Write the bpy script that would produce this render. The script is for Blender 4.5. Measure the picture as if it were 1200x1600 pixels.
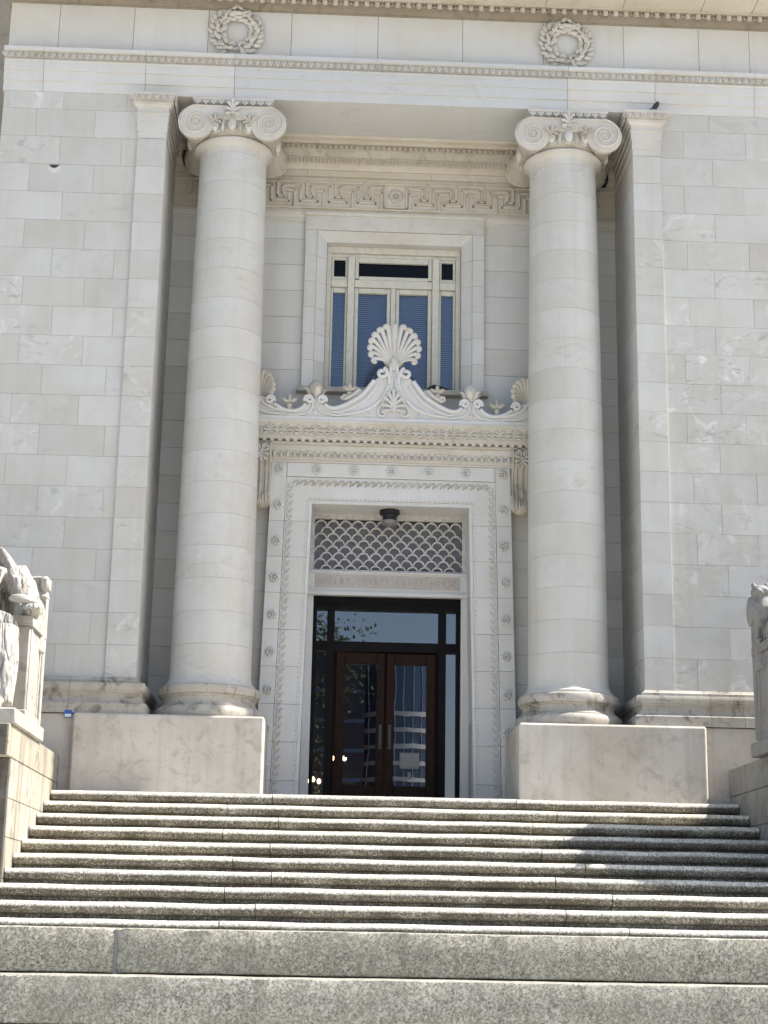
import bpy, math, random
from mathutils import Vector, Matrix
R = math.radians
PI = math.pi
rnd = random.Random(7)
sc = bpy.context.scene
for o in list(bpy.data.objects): bpy.data.objects.remove(o)
col = sc.collection

# ------------------------------------------------------------ camera, sky, sun
# origin: centre of the doorway on the line of the top step; z = 0 is the photographer's eye
CAM = Vector((-.860, -18.82, 0.0)); YAW, PITCH, ROLL, FPX = .0374, .25286, .01812, 2511.7
cam = bpy.data.cameras.new('camera'); cam_o = bpy.data.objects.new('camera', cam); col.objects.link(cam_o)
fw = Vector((math.sin(YAW)*math.cos(PITCH), math.cos(YAW)*math.cos(PITCH), math.sin(PITCH)))
r0 = Vector((math.cos(YAW), -math.sin(YAW), 0)); u0 = r0.cross(fw)
rt = r0*math.cos(ROLL)+u0*math.sin(ROLL); up = -r0*math.sin(ROLL)+u0*math.cos(ROLL)
cam_o.matrix_world = Matrix(((rt.x, up.x, -fw.x, CAM.x), (rt.y, up.y, -fw.y, CAM.y), (rt.z, up.z, -fw.z, CAM.z), (0, 0, 0, 1)))
cam.sensor_fit = 'VERTICAL'; cam.sensor_height = 24.0; cam.sensor_width = 18.0
cam.lens = FPX/1600*24.0
cam.clip_start = .1; cam.clip_end = 3000
sc.camera = cam_o
sc.render.resolution_x = 768; sc.render.resolution_y = 1024

SUN_EL, SUN_AZ = R(50.5), R(89.2)         # azimuth measured from -Y (towards the viewer) round to +X
sund = Vector((math.sin(SUN_AZ)*math.cos(SUN_EL), -math.cos(SUN_AZ)*math.cos(SUN_EL), math.sin(SUN_EL)))
world = bpy.data.worlds.new('World'); sc.world = world; world.use_nodes = True
wn = world.node_tree; wn.nodes.clear()
sky = wn.nodes.new('ShaderNodeTexSky'); sky.sky_type = 'NISHITA'; sky.sun_disc = False
sky.sun_elevation = SUN_EL; sky.sun_rotation = math.atan2(sund.x, sund.y)
sky.air_density = 1.0; sky.dust_density = 2.2; sky.ozone_density = 1.0
bg = wn.nodes.new('ShaderNodeBackground'); bg.inputs[1].default_value = .12
wo = wn.nodes.new('ShaderNodeOutputWorld')
wn.links.new(sky.outputs[0], bg.inputs[0]); wn.links.new(bg.outputs[0], wo.inputs[0])
sl = bpy.data.lights.new('sun', 'SUN'); sl.energy = 4.9; sl.angle = R(.53); sl.color = (1, .95, .87)
so = bpy.data.objects.new('sun', sl); col.objects.link(so)
so.rotation_euler = sund.to_track_quat('Z', 'Y').to_euler(); so.location = (30, 0, 40)
sc.view_settings.view_transform = 'Standard'; sc.view_settings.look = 'None'
sc.view_settings.exposure = 1.05; sc.view_settings.gamma = 1.0; sc.view_settings.use_curve_mapping = False
sc.render.engine = 'CYCLES'
sc.cycles.max_bounces = 7; sc.cycles.diffuse_bounces = 4; sc.cycles.transparent_max_bounces = 8

# ------------------------------------------------------------ materials
class NT:
    def __init__(s, name):
        s.m = bpy.data.materials.new(name); s.m.use_nodes = True; s.t = s.m.node_tree; s.t.nodes.clear()
        s.out = s.t.nodes.new('ShaderNodeOutputMaterial')
    def n(s, typ, ins=None, **kw):
        x = s.t.nodes.new('ShaderNode'+typ)
        for k, v in kw.items(): setattr(x, k, v)
        for k, v in (ins or {}).items(): s.set(x.inputs[k], v)
        return x
    def set(s, sock, v):
        if hasattr(v, 'is_output') or isinstance(v, bpy.types.NodeSocket): s.t.links.new(v, sock)
        else: sock.default_value = v
    def math(s, op, a, b=0.0, clamp=False):
        x = s.n('Math', {0: a, 1: b}, operation=op, use_clamp=clamp); return x.outputs[0]
    def mix(s, fac, a, b, blend='MIX'):
        x = s.n('Mix', data_type='RGBA', blend_type=blend)
        s.set(x.inputs[0], fac); s.set(x.inputs[6], c4(a)); s.set(x.inputs[7], c4(b)); return x.outputs[2]
    def ramp(s, fac, p0, p1, a=(0, 0, 0, 1), b=(1, 1, 1, 1)):
        x = s.n('ValToRGB'); x.color_ramp.elements[0].position = p0; x.color_ramp.elements[1].position = p1
        x.color_ramp.elements[0].color = a; x.color_ramp.elements[1].color = b
        s.set(x.inputs[0], fac); return x.outputs[0]
    def noise(s, vec, scale, detail=4, rough=.55, dist=0.0):
        x = s.n('TexNoise', {'Scale': scale, 'Detail': detail, 'Roughness': rough, 'Distortion': dist}); s.set(x.inputs[0], vec); return x.outputs[0]
    def pos(s): return s.n('NewGeometry').outputs['Position']
    def scaled(s, vec, v):
        x = s.n('VectorMath', operation='MULTIPLY'); s.set(x.inputs[0], vec); x.inputs[1].default_value = v; return x.outputs[0]
    def bsdf(s, **ins):
        b = s.n('BsdfPrincipled')
        for k, v in ins.items(): s.set(b.inputs[k.replace('_', ' ')], v)
        s.t.links.new(b.outputs[0], s.out.inputs[0]); return b
    def bump(s, h, strength, dist):
        x = s.n('Bump', {'Strength': strength, 'Distance': dist}); s.set(x.inputs['Height'], h); return x.outputs[0]
def c4(c):
    if isinstance(c, (tuple, list)) and len(c) == 3: return (c[0], c[1], c[2], 1)
    return c

def stone(name, base, var=.10, vein=.25, warm=.15, stain=.0, streak=.0, rough=.75, bump=.25, light=(.66, .65, .63), dark=(.33, .315, .29), stainc=(.16, .13, .09)):
    k = NT(name); p = k.pos(); oi = k.n('ObjectInfo').outputs['Random']
    off = k.n('Combine' + 'XYZ', {0: k.math('MULTIPLY', oi, 37.0), 1: k.math('MULTIPLY', oi, 91.0), 2: k.math('MULTIPLY', oi, 53.0)}).outputs[0]
    v = k.n('VectorMath', operation='ADD'); k.set(v.inputs[0], p); k.set(v.inputs[1], off); q = v.outputs[0]
    big = k.noise(q, 1.1, 5, .6, .4)
    cloud = k.noise(q, 3.6, 6, .65, 1.2)
    c = k.mix(k.ramp(big, .38, .66), base, tuple(x*(1-warm)*w for x, w in zip(base, (1.03, 1.0, .94))))
    # marbling: pale flecks and grey drifts inside a block, stronger in some blocks than in others
    amt = k.math('MULTIPLY', k.math('POWER', k.math('FRACT', k.math('MULTIPLY', oi, 7.31)), 2.2), vein*1.8)
    c = k.mix(k.math('MULTIPLY', k.ramp(cloud, .55, .72), amt), c, light)
    c = k.mix(k.math('MULTIPLY', k.ramp(k.noise(k.scaled(q, (1, 1, 2.2)), 2.3, 6, .62, 2.0), .56, .70), amt), c, dark)
    beige = k.math('MULTIPLY', k.math('POWER', k.math('FRACT', k.math('MULTIPLY', oi, 5.77)), 4.0), min(1.0, var*9))
    c = k.mix(beige, c, tuple(x*w for x, w in zip(base, (.86, .82, .75))))
    # block to block tone
    b = k.math('ADD', k.math('MULTIPLY', oi, var*2), 1-var)
    hs = k.n('HueSaturation', {'Value': b, 'Color': c}); c = hs.outputs[0]
    fine = k.noise(p, 60, 3, .6)
    c = k.mix(k.math('MULTIPLY', k.ramp(fine, .45, .75), .10), c, tuple(x*.55 for x in base))
    if streak:
        st = k.ramp(k.noise(k.scaled(p, (7, 7, .35)), 1.0, 5, .6, .3), .48, .72)
        c = k.mix(k.math('MULTIPLY', st, streak), c, stainc)
    if stain:
        s1 = k.ramp(k.noise(p, 4.5, 8, .7, .8), .52, .66)
        c = k.mix(k.math('MULTIPLY', s1, stain), c, stainc)
    h = k.math('ADD', k.math('MULTIPLY', k.noise(p, 28, 5, .65), .7), k.math('MULTIPLY', fine, .3))
    k.bsdf(Base_Color=c, Roughness=rough, Normal=k.bump(h, bump, .004))
    return k.m

def granite(name, base, grime, pale, scale=1.0, gr=.75, cover=(.47, .62), bump=.5, blot=.5, worn=(.40, .85)):
    k = NT(name); p = k.pos()
    jit = k.n('VectorMath', operation='ADD'); k.set(jit.inputs[0], p)
    nd = k.n('TexNoise', {'Scale': 22*scale, 'Detail': 3.0}); k.set(nd.inputs[0], p)
    k.set(jit.inputs[1], k.scaled(nd.outputs['Color'], (.035/scale,)*3)); q = jit.outputs[0]
    vo = k.n('TexVoronoi', {'Scale': 58*scale}, feature='F1'); k.set(vo.inputs[0], q)
    vc = k.n('SeparateColor'); k.set(vc.inputs[0], vo.outputs['Color'])
    vo2 = k.n('TexVoronoi', {'Scale': 120*scale}, feature='F1'); k.set(vo2.inputs[0], q)
    vc2 = k.n('SeparateColor'); k.set(vc2.inputs[0], vo2.outputs['Color'])
    n1 = k.noise(p, 190*scale, 4, .7); n2 = k.noise(p, 80*scale, 6, .75, .6)
    c = k.mix(k.ramp(vc.outputs[0], .1, .95), tuple(x*.70 for x in base), tuple(min(1, x*1.25) for x in base))
    c = k.mix(k.ramp(vc2.outputs[1], .76, .80), c, tuple(x*.38 for x in base))
    c = k.mix(k.math('MULTIPLY', k.ramp(vc.outputs[2], .80, .86), .85), c, pale)
    c = k.mix(k.math('MULTIPLY', k.ramp(n2, .52, .64), .5), c, tuple(x*.5 for x in base))
    big = k.noise(p, 1.3, 6, .65, .5); oi = k.n('ObjectInfo').outputs['Random']
    c = k.n('HueSaturation', {'Value': k.math('ADD', k.math('MULTIPLY', oi, .24), .86), 'Saturation': k.math('ADD', k.math('MULTIPLY', oi, .5), .8), 'Color': c}).outputs[0]
    c = k.mix(k.math('MULTIPLY', k.ramp(k.noise(k.scaled(p, (9, 9, .8)), 1.0, 4, .6), .52, .72), blot*.7), c, tuple(x*.42 for x in base))
    c = k.mix(k.math('MULTIPLY', k.ramp(big, .42, .66), blot), c, tuple(x*.55 for x in base))
    # steep-face grime and lichen, with the nosings' lower shade painted in as well
    nz = k.n('SeparateXYZ'); k.set(nz.inputs[0], k.n('NewGeometry').outputs['Normal'])
    wear = k.math('ADD', nz.outputs[2], k.math('MULTIPLY', k.math('SUBTRACT', k.noise(p, 42*scale, 5, .75), .5), .9))
    steep = k.math('SUBTRACT', 1.0, k.ramp(wear, *worn), True)
    g = k.math('ADD', k.math('MULTIPLY', k.noise(p, 55*scale, 6, .8), .75), k.math('MULTIPLY', k.noise(k.scaled(p, (1, 1, .5)), 2.2, 4, .6), .25))
    gm = k.math('MULTIPLY', k.math('MULTIPLY', k.ramp(g, *cover), gr), steep)
    c = k.mix(gm, c, grime)
    k.bsdf(Base_Color=c, Roughness=.85, Normal=k.bump(k.math('ADD', n2, k.math('MULTIPLY', n1, .6)), bump, .004))
    return k.m

def plain(name, c, rough=.6, metal=0.0, spec=.5, nscale=30, nvar=.15, bump=.1):
    k = NT(name); p = k.pos(); n = k.noise(p, nscale, 4, .6)
    cc = k.mix(k.ramp(n, .35, .7), c, tuple(x*(1-nvar) for x in c))
    k.bsdf(Base_Color=cc, Roughness=rough, Metallic=metal, Specular_IOR_Level=spec, Normal=k.bump(n, bump, .002))
    return k.m

def emitter(name, c, s):
    k = NT(name); e = k.n('Emission', {0: c4(c), 1: s}); k.t.links.new(e.outputs[0], k.out.inputs[0]); return k.m

def glass(name, tint, ior=1.9, rough=.0, wave=.0):
    k = NT(name)
    f = k.n('Fresnel', {'IOR': ior})
    g = k.n('BsdfGlossy', {'Color': (1, 1, 1, 1), 'Roughness': rough})
    t = k.n('BsdfTransparent', {'Color': c4(tint)})
    if wave:
        b = k.bump(k.noise(k.scaled(k.pos(), (1.0, 1, .7)), 2.3, 2, .4), wave, .02)
        k.t.links.new(b, g.inputs['Normal'])
    x = k.n('MixShader'); k.t.links.new(f.outputs[0], x.inputs[0]); k.t.links.new(t.outputs[0], x.inputs[1]); k.t.links.new(g.outputs[0], x.inputs[2])
    k.t.links.new(x.outputs[0], k.out.inputs[0]); return k.m

M = {}
M['wall'] = stone('ashlar_marble', (.56, .552, .525), var=.045, vein=.5, warm=.13, streak=.16, stain=.05, stainc=(.36, .33, .29), bump=.2, light=(.70, .69, .67))
M['wall_vein'] = stone('veined_ashlar_marble', (.55, .54, .512), var=.05, vein=.8, warm=.16, streak=.16, stain=.20, stainc=(.33, .30, .26), bump=.25, light=(.70, .69, .67))
M['wall_back'] = stone('porch_marble', (.59, .585, .565), var=.045, vein=.12, warm=.10, streak=.10, bump=.2)
M['col'] = stone('column_marble', (.57, .56, .53), var=.03, vein=.25, warm=.12, streak=.22, stain=.10, stainc=(.37, .34, .30), bump=.2)
M['trim_cool'] = stone('grey_lintel_marble', (.545, .555, .56), var=.01, vein=.25, warm=.05, streak=.10, stainc=(.36, .35, .33), bump=.2)
M['carve'] = stone('carved_marble', (.60, .58, .54), var=.03, vein=.08, warm=.16, stain=.22, stainc=(.30, .25, .175), bump=.3)
M['carve_old'] = stone('weathered_marble', (.52, .485, .42), var=.04, vein=.05, warm=.18, stain=.5, stainc=(.19, .15, .095), bump=.35)
M['trim'] = stone('trim_marble', (.62, .615, .60), var=.04, vein=.12, warm=.08, streak=.08, stainc=(.32, .28, .22), bump=.2)
M['soffit'] = stone('soffit_marble', (.57, .53, .455), var=.03, vein=.05, warm=.12, stain=.22, stainc=(.28, .20, .11), bump=.2)
M['base'] = stone('base_marble', (.46, .435, .39), var=.06, vein=.15, warm=.15, stain=.9, streak=.25, stainc=(.12, .105, .08), bump=.4)
M['ped'] = stone('pedestal_stone', (.54, .505, .46), var=.02, vein=.25, warm=.20, stain=.42, streak=.28, stainc=(.22, .19, .155), bump=.3)
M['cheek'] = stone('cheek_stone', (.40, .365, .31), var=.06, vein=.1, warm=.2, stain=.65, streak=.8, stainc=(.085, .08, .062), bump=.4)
M['cheek_shade'] = stone('shaded_cheek_stone', (.27, .262, .24), var=.06, vein=.1, warm=.2, stain=.6, streak=.6, stainc=(.09, .088, .078), bump=.4)  # darker, stained copy of cheek; the right wall's shade is put into it
M['dark_facing'] = stone('dark_facing_stone', (.11, .095, .08), var=.05, vein=.1, warm=.2, stain=.6, streak=.5, stainc=(.03, .028, .026), bump=.4)
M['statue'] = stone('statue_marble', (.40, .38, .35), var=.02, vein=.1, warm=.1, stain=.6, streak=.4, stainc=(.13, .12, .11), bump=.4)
M['statue_shade'] = stone('shaded_statue_marble', (.25, .245, .24), var=.02, vein=.1, warm=.1, stain=.6, streak=.4, stainc=(.09, .085, .08), bump=.5)  # darker, stained copy of statue; the right figure's shade is painted in
def drapery():
    m = M['statue'].copy(); m.name = 'carved_drapery'; t = m.node_tree
    b = next(n for n in t.nodes if n.type == 'BSDF_PRINCIPLED'); old = b.inputs['Normal'].links[0].from_socket
    ge = t.nodes.new('ShaderNodeNewGeometry'); mp = t.nodes.new('ShaderNodeMapping'); mp.inputs['Rotation'].default_value = (0, R(16), R(25)); mp.inputs['Scale'].default_value = (1.0, .7, .28)
    no = t.nodes.new('ShaderNodeTexNoise'); no.inputs['Scale'].default_value = 15; no.inputs['Detail'].default_value = 1.5; no.inputs['Distortion'].default_value = .8
    bu = t.nodes.new('ShaderNodeBump'); bu.inputs['Strength'].default_value = 1.0; bu.inputs['Distance'].default_value = .09
    t.links.new(ge.outputs['Position'], mp.inputs[0]); t.links.new(mp.outputs[0], no.inputs[0]); t.links.new(no.outputs[0], bu.inputs['Height']); t.links.new(old, bu.inputs['Normal']); t.links.new(bu.outputs[0], b.inputs['Normal'])
    return m
M['drapery'] = drapery()
M['step'] = granite('step_granite', (.66, .625, .535), (.05, .041, .024), (.74, .71, .64), 1.0, .95, (.34, .52), .5, .28, (-.08, .40))
M['block'] = granite('block_granite', (.42, .40, .33), (.09, .08, .058), (.56, .54, .48), .8, .5, (.47, .60), .6, .5)
M['grime_shade'] = stone('grime_shade_marble', (.30, .265, .205), var=.04, vein=.05, warm=.18, stain=.6, stainc=(.13, .10, .065), bump=.35)  # real grime on the ovolo; painted shade on the wing wall
M['mortar'] = plain('mortar', (.42, .41, .385), .95)
M['jointgrey'] = plain('grey_joint', (.24, .235, .22), .95)
M['dark'] = plain('dark_joint', (.05, .045, .04), .95)
M['cream'] = plain('cream_paint', (.62, .595, .51), .55, nscale=14, nvar=.15)
M['bronze'] = plain('dark_door_wood', (.007, .005, .005), .55, spec=.12, nscale=9, nvar=.5)
M['wood'] = plain('stained_door_wood', (.024, .010, .006), .55, spec=.12, nscale=12, nvar=.5)
M['brass'] = plain('push_plate_metal', (.06, .06, .058), .5)
M['iron'] = plain('grille_iron', (.55, .535, .505), .6, .0, nscale=20, nvar=.3)
M['panel'] = stone('inscription_stone', (.47, .44, .41), var=.02, vein=.05, warm=.15, stain=.5, stainc=(.34, .21, .11), bump=.35)
M['black'] = plain('black_metal', (.012, .012, .014), .5)
M['lampglass'] = plain('milk_glass', (.20, .20, .185), .3)
M['glass'] = glass('door_glass', (.55, .60, .68), 2.2, 0, .014)
M['transomglass'] = glass('transom_glass', (.5, .48, .46), 1.25)
M['soffitbrown'] = plain('soffit_reflection_brown', (.045, .034, .03), .8)  # brown of the soffit's reflection, painted on a panel behind the panes
M['skyplate'] = plain('sky_reflection_backing', (.23, .235, .27), .5)  # plate instead of glass; pale sky reflection is put into its colour
M['winglass'] = glass('window_glass', (.86, .90, .95), 1.45)
M['blind'] = plain('sky_tinted_blind', (.30, .36, .46), .7)  # slats carry the blue of the sky's reflection in their colour
M['bird'] = plain('bird_feathers', (.010, .010, .012), .45)
M['pave'] = plain('pavement_concrete', (.56, .535, .48), .9, nscale=8, nvar=.2)
M['asphalt'] = plain('asphalt', (.06, .06, .06), .9, nscale=40, nvar=.4)
M['towerwhite'] = plain('tower_bands', (.50, .52, .54), .6)
M['towerglass'] = plain('tower_glass', (.035, .075, .16), .15, spec=.8)
M['towerdark'] = plain('dark_block_cladding', (.012, .016, .035), .3)
M['bark'] = plain('bark', (.10, .075, .05), .9)
M['leaf'] = plain('foliage', (.07, .10, .035), .7, nscale=3, nvar=.5)
M['hall'] = plain('hall_plaster', (.22, .14, .075), .8)
M['hallfloor'] = plain('hall_floor', (.10, .03, .03), .5)
M['bulb'] = emitter('lit_bulb', (1, .62, .30), 9.0)
M['red'] = plain('red_bar', (.50, .03, .08), .5)
M['paper'] = plain('paper_notice', (.20, .195, .17), .8)
M['blue'] = plain('blue_paint', (.04, .13, .50), .5)
M['white'] = plain('white_paint', (.75, .75, .76), .5)

# ------------------------------------------------------------ mesh helpers
class MB:
    def __init__(s): s.v = []; s.f = []
    def add(s, vs, fs):
        o = len(s.v); s.v += [tuple(v) for v in vs]; s.f += [tuple(i+o for i in f) for f in fs]; return s
    def box(s, x0, x1, y0, y1, z0, z1):
        return s.add([(x0, y0, z0), (x1, y0, z0), (x1, y1, z0), (x0, y1, z0), (x0, y0, z1), (x1, y0, z1), (x1, y1, z1), (x0, y1, z1)],
                     [(0, 3, 2, 1), (4, 5, 6, 7), (0, 1, 5, 4), (1, 2, 6, 5), (2, 3, 7, 6), (3, 0, 4, 7)])
    def cbox(s, x0, x1, y0, y1, z0, z1, b):
        vs = []; idx = {}
        X = (x0, x1); Y = (y0, y1); Z = (z0, z1)
        for i in (0, 1):
            for j in (0, 1):
                for k in (0, 1):
                    sx, sy, sz = (1-2*i), (1-2*j), (1-2*k)
                    x, y, z = X[i], Y[j], Z[k]
                    for a, d in enumerate(((0, 1, 1), (1, 0, 1), (1, 1, 0))):
                        idx[i, j, k, a] = len(vs); vs.append((x+sx*b*d[0], y+sy*b*d[1], z+sz*b*d[2]))
        F = []
        def g(i, j, k, a): return idx[i, j, k, a]
        for i in (0, 1):
            q = [g(i, 0, 0, 0), g(i, 1, 0, 0), g(i, 1, 1, 0), g(i, 0, 1, 0)]; F.append(q if i else q[::-1])
            q = [g(0, i, 0, 1), g(1, i, 0, 1), g(1, i, 1, 1), g(0, i, 1, 1)]; F.append(q[::-1] if i else q)
            q = [g(0, 0, i, 2), g(1, 0, i, 2), g(1, 1, i, 2), g(0, 1, i, 2)]; F.append(q if i else q[::-1])
        for i in (0, 1):
            for j in (0, 1):
                q = [g(i, j, 0, 0), g(i, j, 1, 0), g(i, j, 1, 1), g(i, j, 0, 1)]; F.append(q if (i+j) % 2 else q[::-1])
                q = [g(i, 0, j, 0), g(i, 1, j, 0), g(i, 1, j, 2), g(i, 0, j, 2)]; F.append(q[::-1] if (i+j) % 2 else q)
                q = [g(0, i, j, 1), g(1, i, j, 1), g(1, i, j, 2), g(0, i, j, 2)]; F.append(q if (i+j) % 2 else q[::-1])
                for k in (0, 1):
                    q = [g(i, j, k, 0), g(i, j, k, 1), g(i, j, k, 2)]; F.append(q if (i+j+k) % 2 else q[::-1])
        return s.add(vs, F)
    def xprof(s, poly, x0, x1):           # poly of (y,z) extruded along x
        n = len(poly); vs = [(x0, y, z) for y, z in poly]+[(x1, y, z) for y, z in poly]
        return s.add(vs, [tuple(range(n))[::-1], tuple(range(n, 2*n))]+[(i, (i+1) % n, n+(i+1) % n, n+i) for i in range(n)])
    def prism(s, poly, y0, y1, ch=0.0):    # poly of (x,z) counter-clockwise seen from -Y; front y0, with chamfered front edge
        n = len(poly)
        ar = sum(poly[i][0]*poly[(i+1) % n][1]-poly[(i+1) % n][0]*poly[i][1] for i in range(n))
        if ar < 0: poly = poly[::-1]
        ins = []
        for i in range(n):
            a, b, c = poly[i-1], poly[i], poly[(i+1) % n]
            e1 = (b[0]-a[0], b[1]-a[1]); e2 = (c[0]-b[0], c[1]-b[1])
            l1 = math.hypot(*e1) or 1e-9; l2 = math.hypot(*e2) or 1e-9
            n1 = (-e1[1]/l1, e1[0]/l1); n2 = (-e2[1]/l2, e2[0]/l2)
            d = 1+n1[0]*n2[0]+n1[1]*n2[1]; d = max(d, .4)
            ins.append((b[0]+(n1[0]+n2[0])/d*ch, b[1]+(n1[1]+n2[1])/d*ch))
        vs = [(x, y0, z) for x, z in ins]+[(x, y0+ch, z) for x, z in poly]+[(x, y1, z) for x, z in poly]
        F = [tuple(range(n)), tuple(range(2*n, 3*n))[::-1]]
        for i in range(n):
            j = (i+1) % n; F += [(i, n+i, n+j, j), (n+i, 2*n+i, 2*n+j, n+j)]
        return s.add(vs, F)
    def sweep(s, path, prof, closed=False):  # path (x,y); prof list of (out,z); outward = right-hand normal of the path
        n = len(path); m = len(prof); rows = []
        for i in range(n):
            def nrm(a, b):
                dx, dy = b[0]-a[0], b[1]-a[1]; l = math.hypot(dx, dy); return (dy/l, -dx/l)
            if i == 0: nn = nrm(path[0], path[1]); mm = nn
            elif i == n-1: nn = nrm(path[-2], path[-1]); mm = nn
            else:
                a = nrm(path[i-1], path[i]); b = nrm(path[i], path[i+1]); d = 1+a[0]*b[0]+a[1]*b[1]; mm = ((a[0]+b[0])/d, (a[1]+b[1])/d)
            rows.append([(path[i][0]+mm[0]*o, path[i][1]+mm[1]*o, z) for o, z in prof])
        vs = [v for r in rows for v in r]; F = []
        for i in range(n-1):
            for j in range(m-1):
                F.append((i*m+j, (i+1)*m+j, (i+1)*m+j+1, i*m+j+1))
        F.append(tuple(range(m))); F.append(tuple(range((n-1)*m, n*m))[::-1])
        return s.add(vs, F)
    def lathe(s, prof, c=(0, 0, 0), n=32, axis='Z', flute=None, cap=True):
        m = len(prof); vs = []
        for r, z in prof:
            for i in range(n):
                a = 2*PI*i/n; rr = r*(flute(a, z) if flute else 1)
                if axis == 'Z': vs.append((c[0]+rr*math.cos(a), c[1]+rr*math.sin(a), c[2]+z))
                elif axis == 'Y': vs.append((c[0]+rr*math.cos(a), c[1]+z, c[2]-rr*math.sin(a)))
                else: vs.append((c[0]+z, c[1]+rr*math.cos(a), c[2]+rr*math.sin(a)))
        F = [(j*n+i, j*n+(i+1) % n, (j+1)*n+(i+1) % n, (j+1)*n+i) for j in range(m-1) for i in range(n)]
        if cap: F += [tuple(range(n))[::-1], tuple(range((m-1)*n, m*n))]
        return s.add(vs, F)
    def ell(s, c, rx, ry, rz, nu=10, nv=6, rot=None):
        vs = [(0, 0, -1)]; F = []
        for j in range(1, nv):
            t = -PI/2+PI*j/nv
            for i in range(nu): vs.append((math.cos(t)*math.cos(2*PI*i/nu), math.cos(t)*math.sin(2*PI*i/nu), math.sin(t)))
        vs.append((0, 0, 1)); L = len(vs)-1
        for i in range(nu): F.append((0, 1+(i+1) % nu, 1+i)); F.append((L, 1+(nv-2)*nu+i, 1+(nv-2)*nu+(i+1) % nu))
        for j in range(nv-2):
            for i in range(nu): F.append((1+j*nu+i, 1+j*nu+(i+1) % nu, 1+(j+1)*nu+(i+1) % nu, 1+(j+1)*nu+i))
        out = []
        for x, y, z in vs:
            p = Vector((x*rx, y*ry, z*rz))
            if rot: p = rot @ p
            out.append((p.x+c[0], p.y+c[1], p.z+c[2]))
        return s.add(out, F)
    def tube(s, pts, rad, n=8, flat=1.0, nrm=None):   # nrm: fixed 'depth' axis that is scaled by flat
        P = [Vector(p) for p in pts]; m = len(P); vs = []
        if not hasattr(rad, '__len__'): rad = [rad]*m
        if len(rad) != m:
            src = list(rad); L = len(src)-1
            rad = [src[min(int(i*L/(m-1)), L-1)]*(1-(i*L/(m-1)-min(int(i*L/(m-1)), L-1)))+src[min(int(i*L/(m-1)), L-1)+1]*(i*L/(m-1)-min(int(i*L/(m-1)), L-1)) for i in range(m)]
        ref = Vector(nrm) if nrm else None
        prev = None
        for i in range(m):
            t = (P[min(i+1, m-1)]-P[max(i-1, 0)]).normalized()
            if ref is not None: w = ref.normalized(); u = t.cross(w).normalized(); w2 = w
            else:
                if prev is None:
                    a = Vector((0, 0, 1)) if abs(t.z) < .9 else Vector((1, 0, 0)); u = t.cross(a).normalized()
                else: u = (prev-t*prev.dot(t)).normalized()
                prev = u; w2 = t.cross(u)
            for k in range(n):
                a = 2*PI*k/n; vs.append(P[i]+u*math.cos(a)*rad[i]+w2*math.sin(a)*rad[i]*flat)
        F = [(i*n+k, i*n+(k+1) % n, (i+1)*n+(k+1) % n, (i+1)*n+k) for i in range(m-1) for k in range(n)]
        F += [tuple(range(n))[::-1], tuple(range((m-1)*n, m*n))]
        return s.add(vs, F)
    def mesh(s, name, smooth=None):
        me = bpy.data.meshes.new(name); me.from_pydata(s.v, [], s.f)
        import bmesh
        bm = bmesh.new(); bm.from_mesh(me); bmesh.ops.recalc_face_normals(bm, faces=bm.faces); bm.to_mesh(me); bm.free()
        if smooth:
            me.polygons.foreach_set('use_smooth', [True]*len(me.polygons)); me.set_sharp_from_angle(angle=R(smooth))
        return me

WP = {}
def put(name, me, loc, parent=None, mat=None, rot=None, scale=None):
    o = bpy.data.objects.new(name, me); col.objects.link(o)
    if mat is not None and len(me.materials) == 0: me.materials.append(M[mat])
    loc = Vector(loc); WP[o] = loc
    if parent: o.parent = parent; o.location = loc-WP[parent]
    else: o.location = loc
    if rot: o.rotation_euler = rot
    if scale: o.scale = scale
    return o
def build(mb, name, mat, parent=None, smooth=None, kind=None):
    xs, ys, zs = zip(*mb.v)
    o = Vector(((min(xs)+max(xs))/2, (min(ys)+max(ys))/2, min(zs)))
    mb.v = [(x-o.x, y-o.y, z-o.z) for x, y, z in mb.v]
    ob = put(name, mb.mesh(name, smooth), o, parent, mat)
    if kind: ob['kind'] = kind
    return ob
def thing(name, loc, label, cat, group=None):
    o = bpy.data.objects.new(name, None); col.objects.link(o); o.location = loc; WP[o] = Vector(loc); o.empty_display_size = .2
    return tag(o, label, cat, group)
def tag(o, label, cat, group=None):
    o['label'] = label; o['category'] = cat
    if group: o['group'] = group
    return o
def spiral(cx, cz, r0, r1, a0, turns, n, y, sgn=1):
    return [(cx+(r0+(r1-r0)*i/n)*math.cos(a0+sgn*turns*2*PI*i/n), y, cz+(r0+(r1-r0)*i/n)*math.sin(a0+sgn*turns*2*PI*i/n)) for i in range(n+1)]
def bez(p, n=12):
    out = []
    for i in range(n+1):
        t = i/n; q = [Vector(a) for a in p]
        while len(q) > 1: q = [q[j]*(1-t)+q[j+1]*t for j in range(len(q)-1)]
        out.append(q[0])
    return out
def catmull(pts, n=6):
    P = [Vector(p) for p in pts]; P = [P[0]*2-P[1]]+P+[P[-1]*2-P[-2]]; out = []
    for i in range(1, len(P)-2):
        for k in range(n):
            t = k/n; a, b, c, d = P[i-1:i+3]
            out.append(.5*((2*b)+(c-a)*t+(2*a-5*b+4*c-d)*t*t+(3*b-a-3*c+d)*t**3))
    out.append(P[-2]); return out

# ------------------------------------------------------------ ground
def structure(mb, name, mat): o = build(mb, name, mat); o['kind'] = 'structure'; return o
structure(MB().box(-700, 700, -700, 60, -1.75, -1.62), 'ground', 'pave')
structure(MB().box(-700, 700, -45, -26, -1.62, -1.612), 'road', 'asphalt')
structure(MB().box(-16, 16, -11, .62, -1.6, -.845), 'terrace', 'pave')

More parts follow.
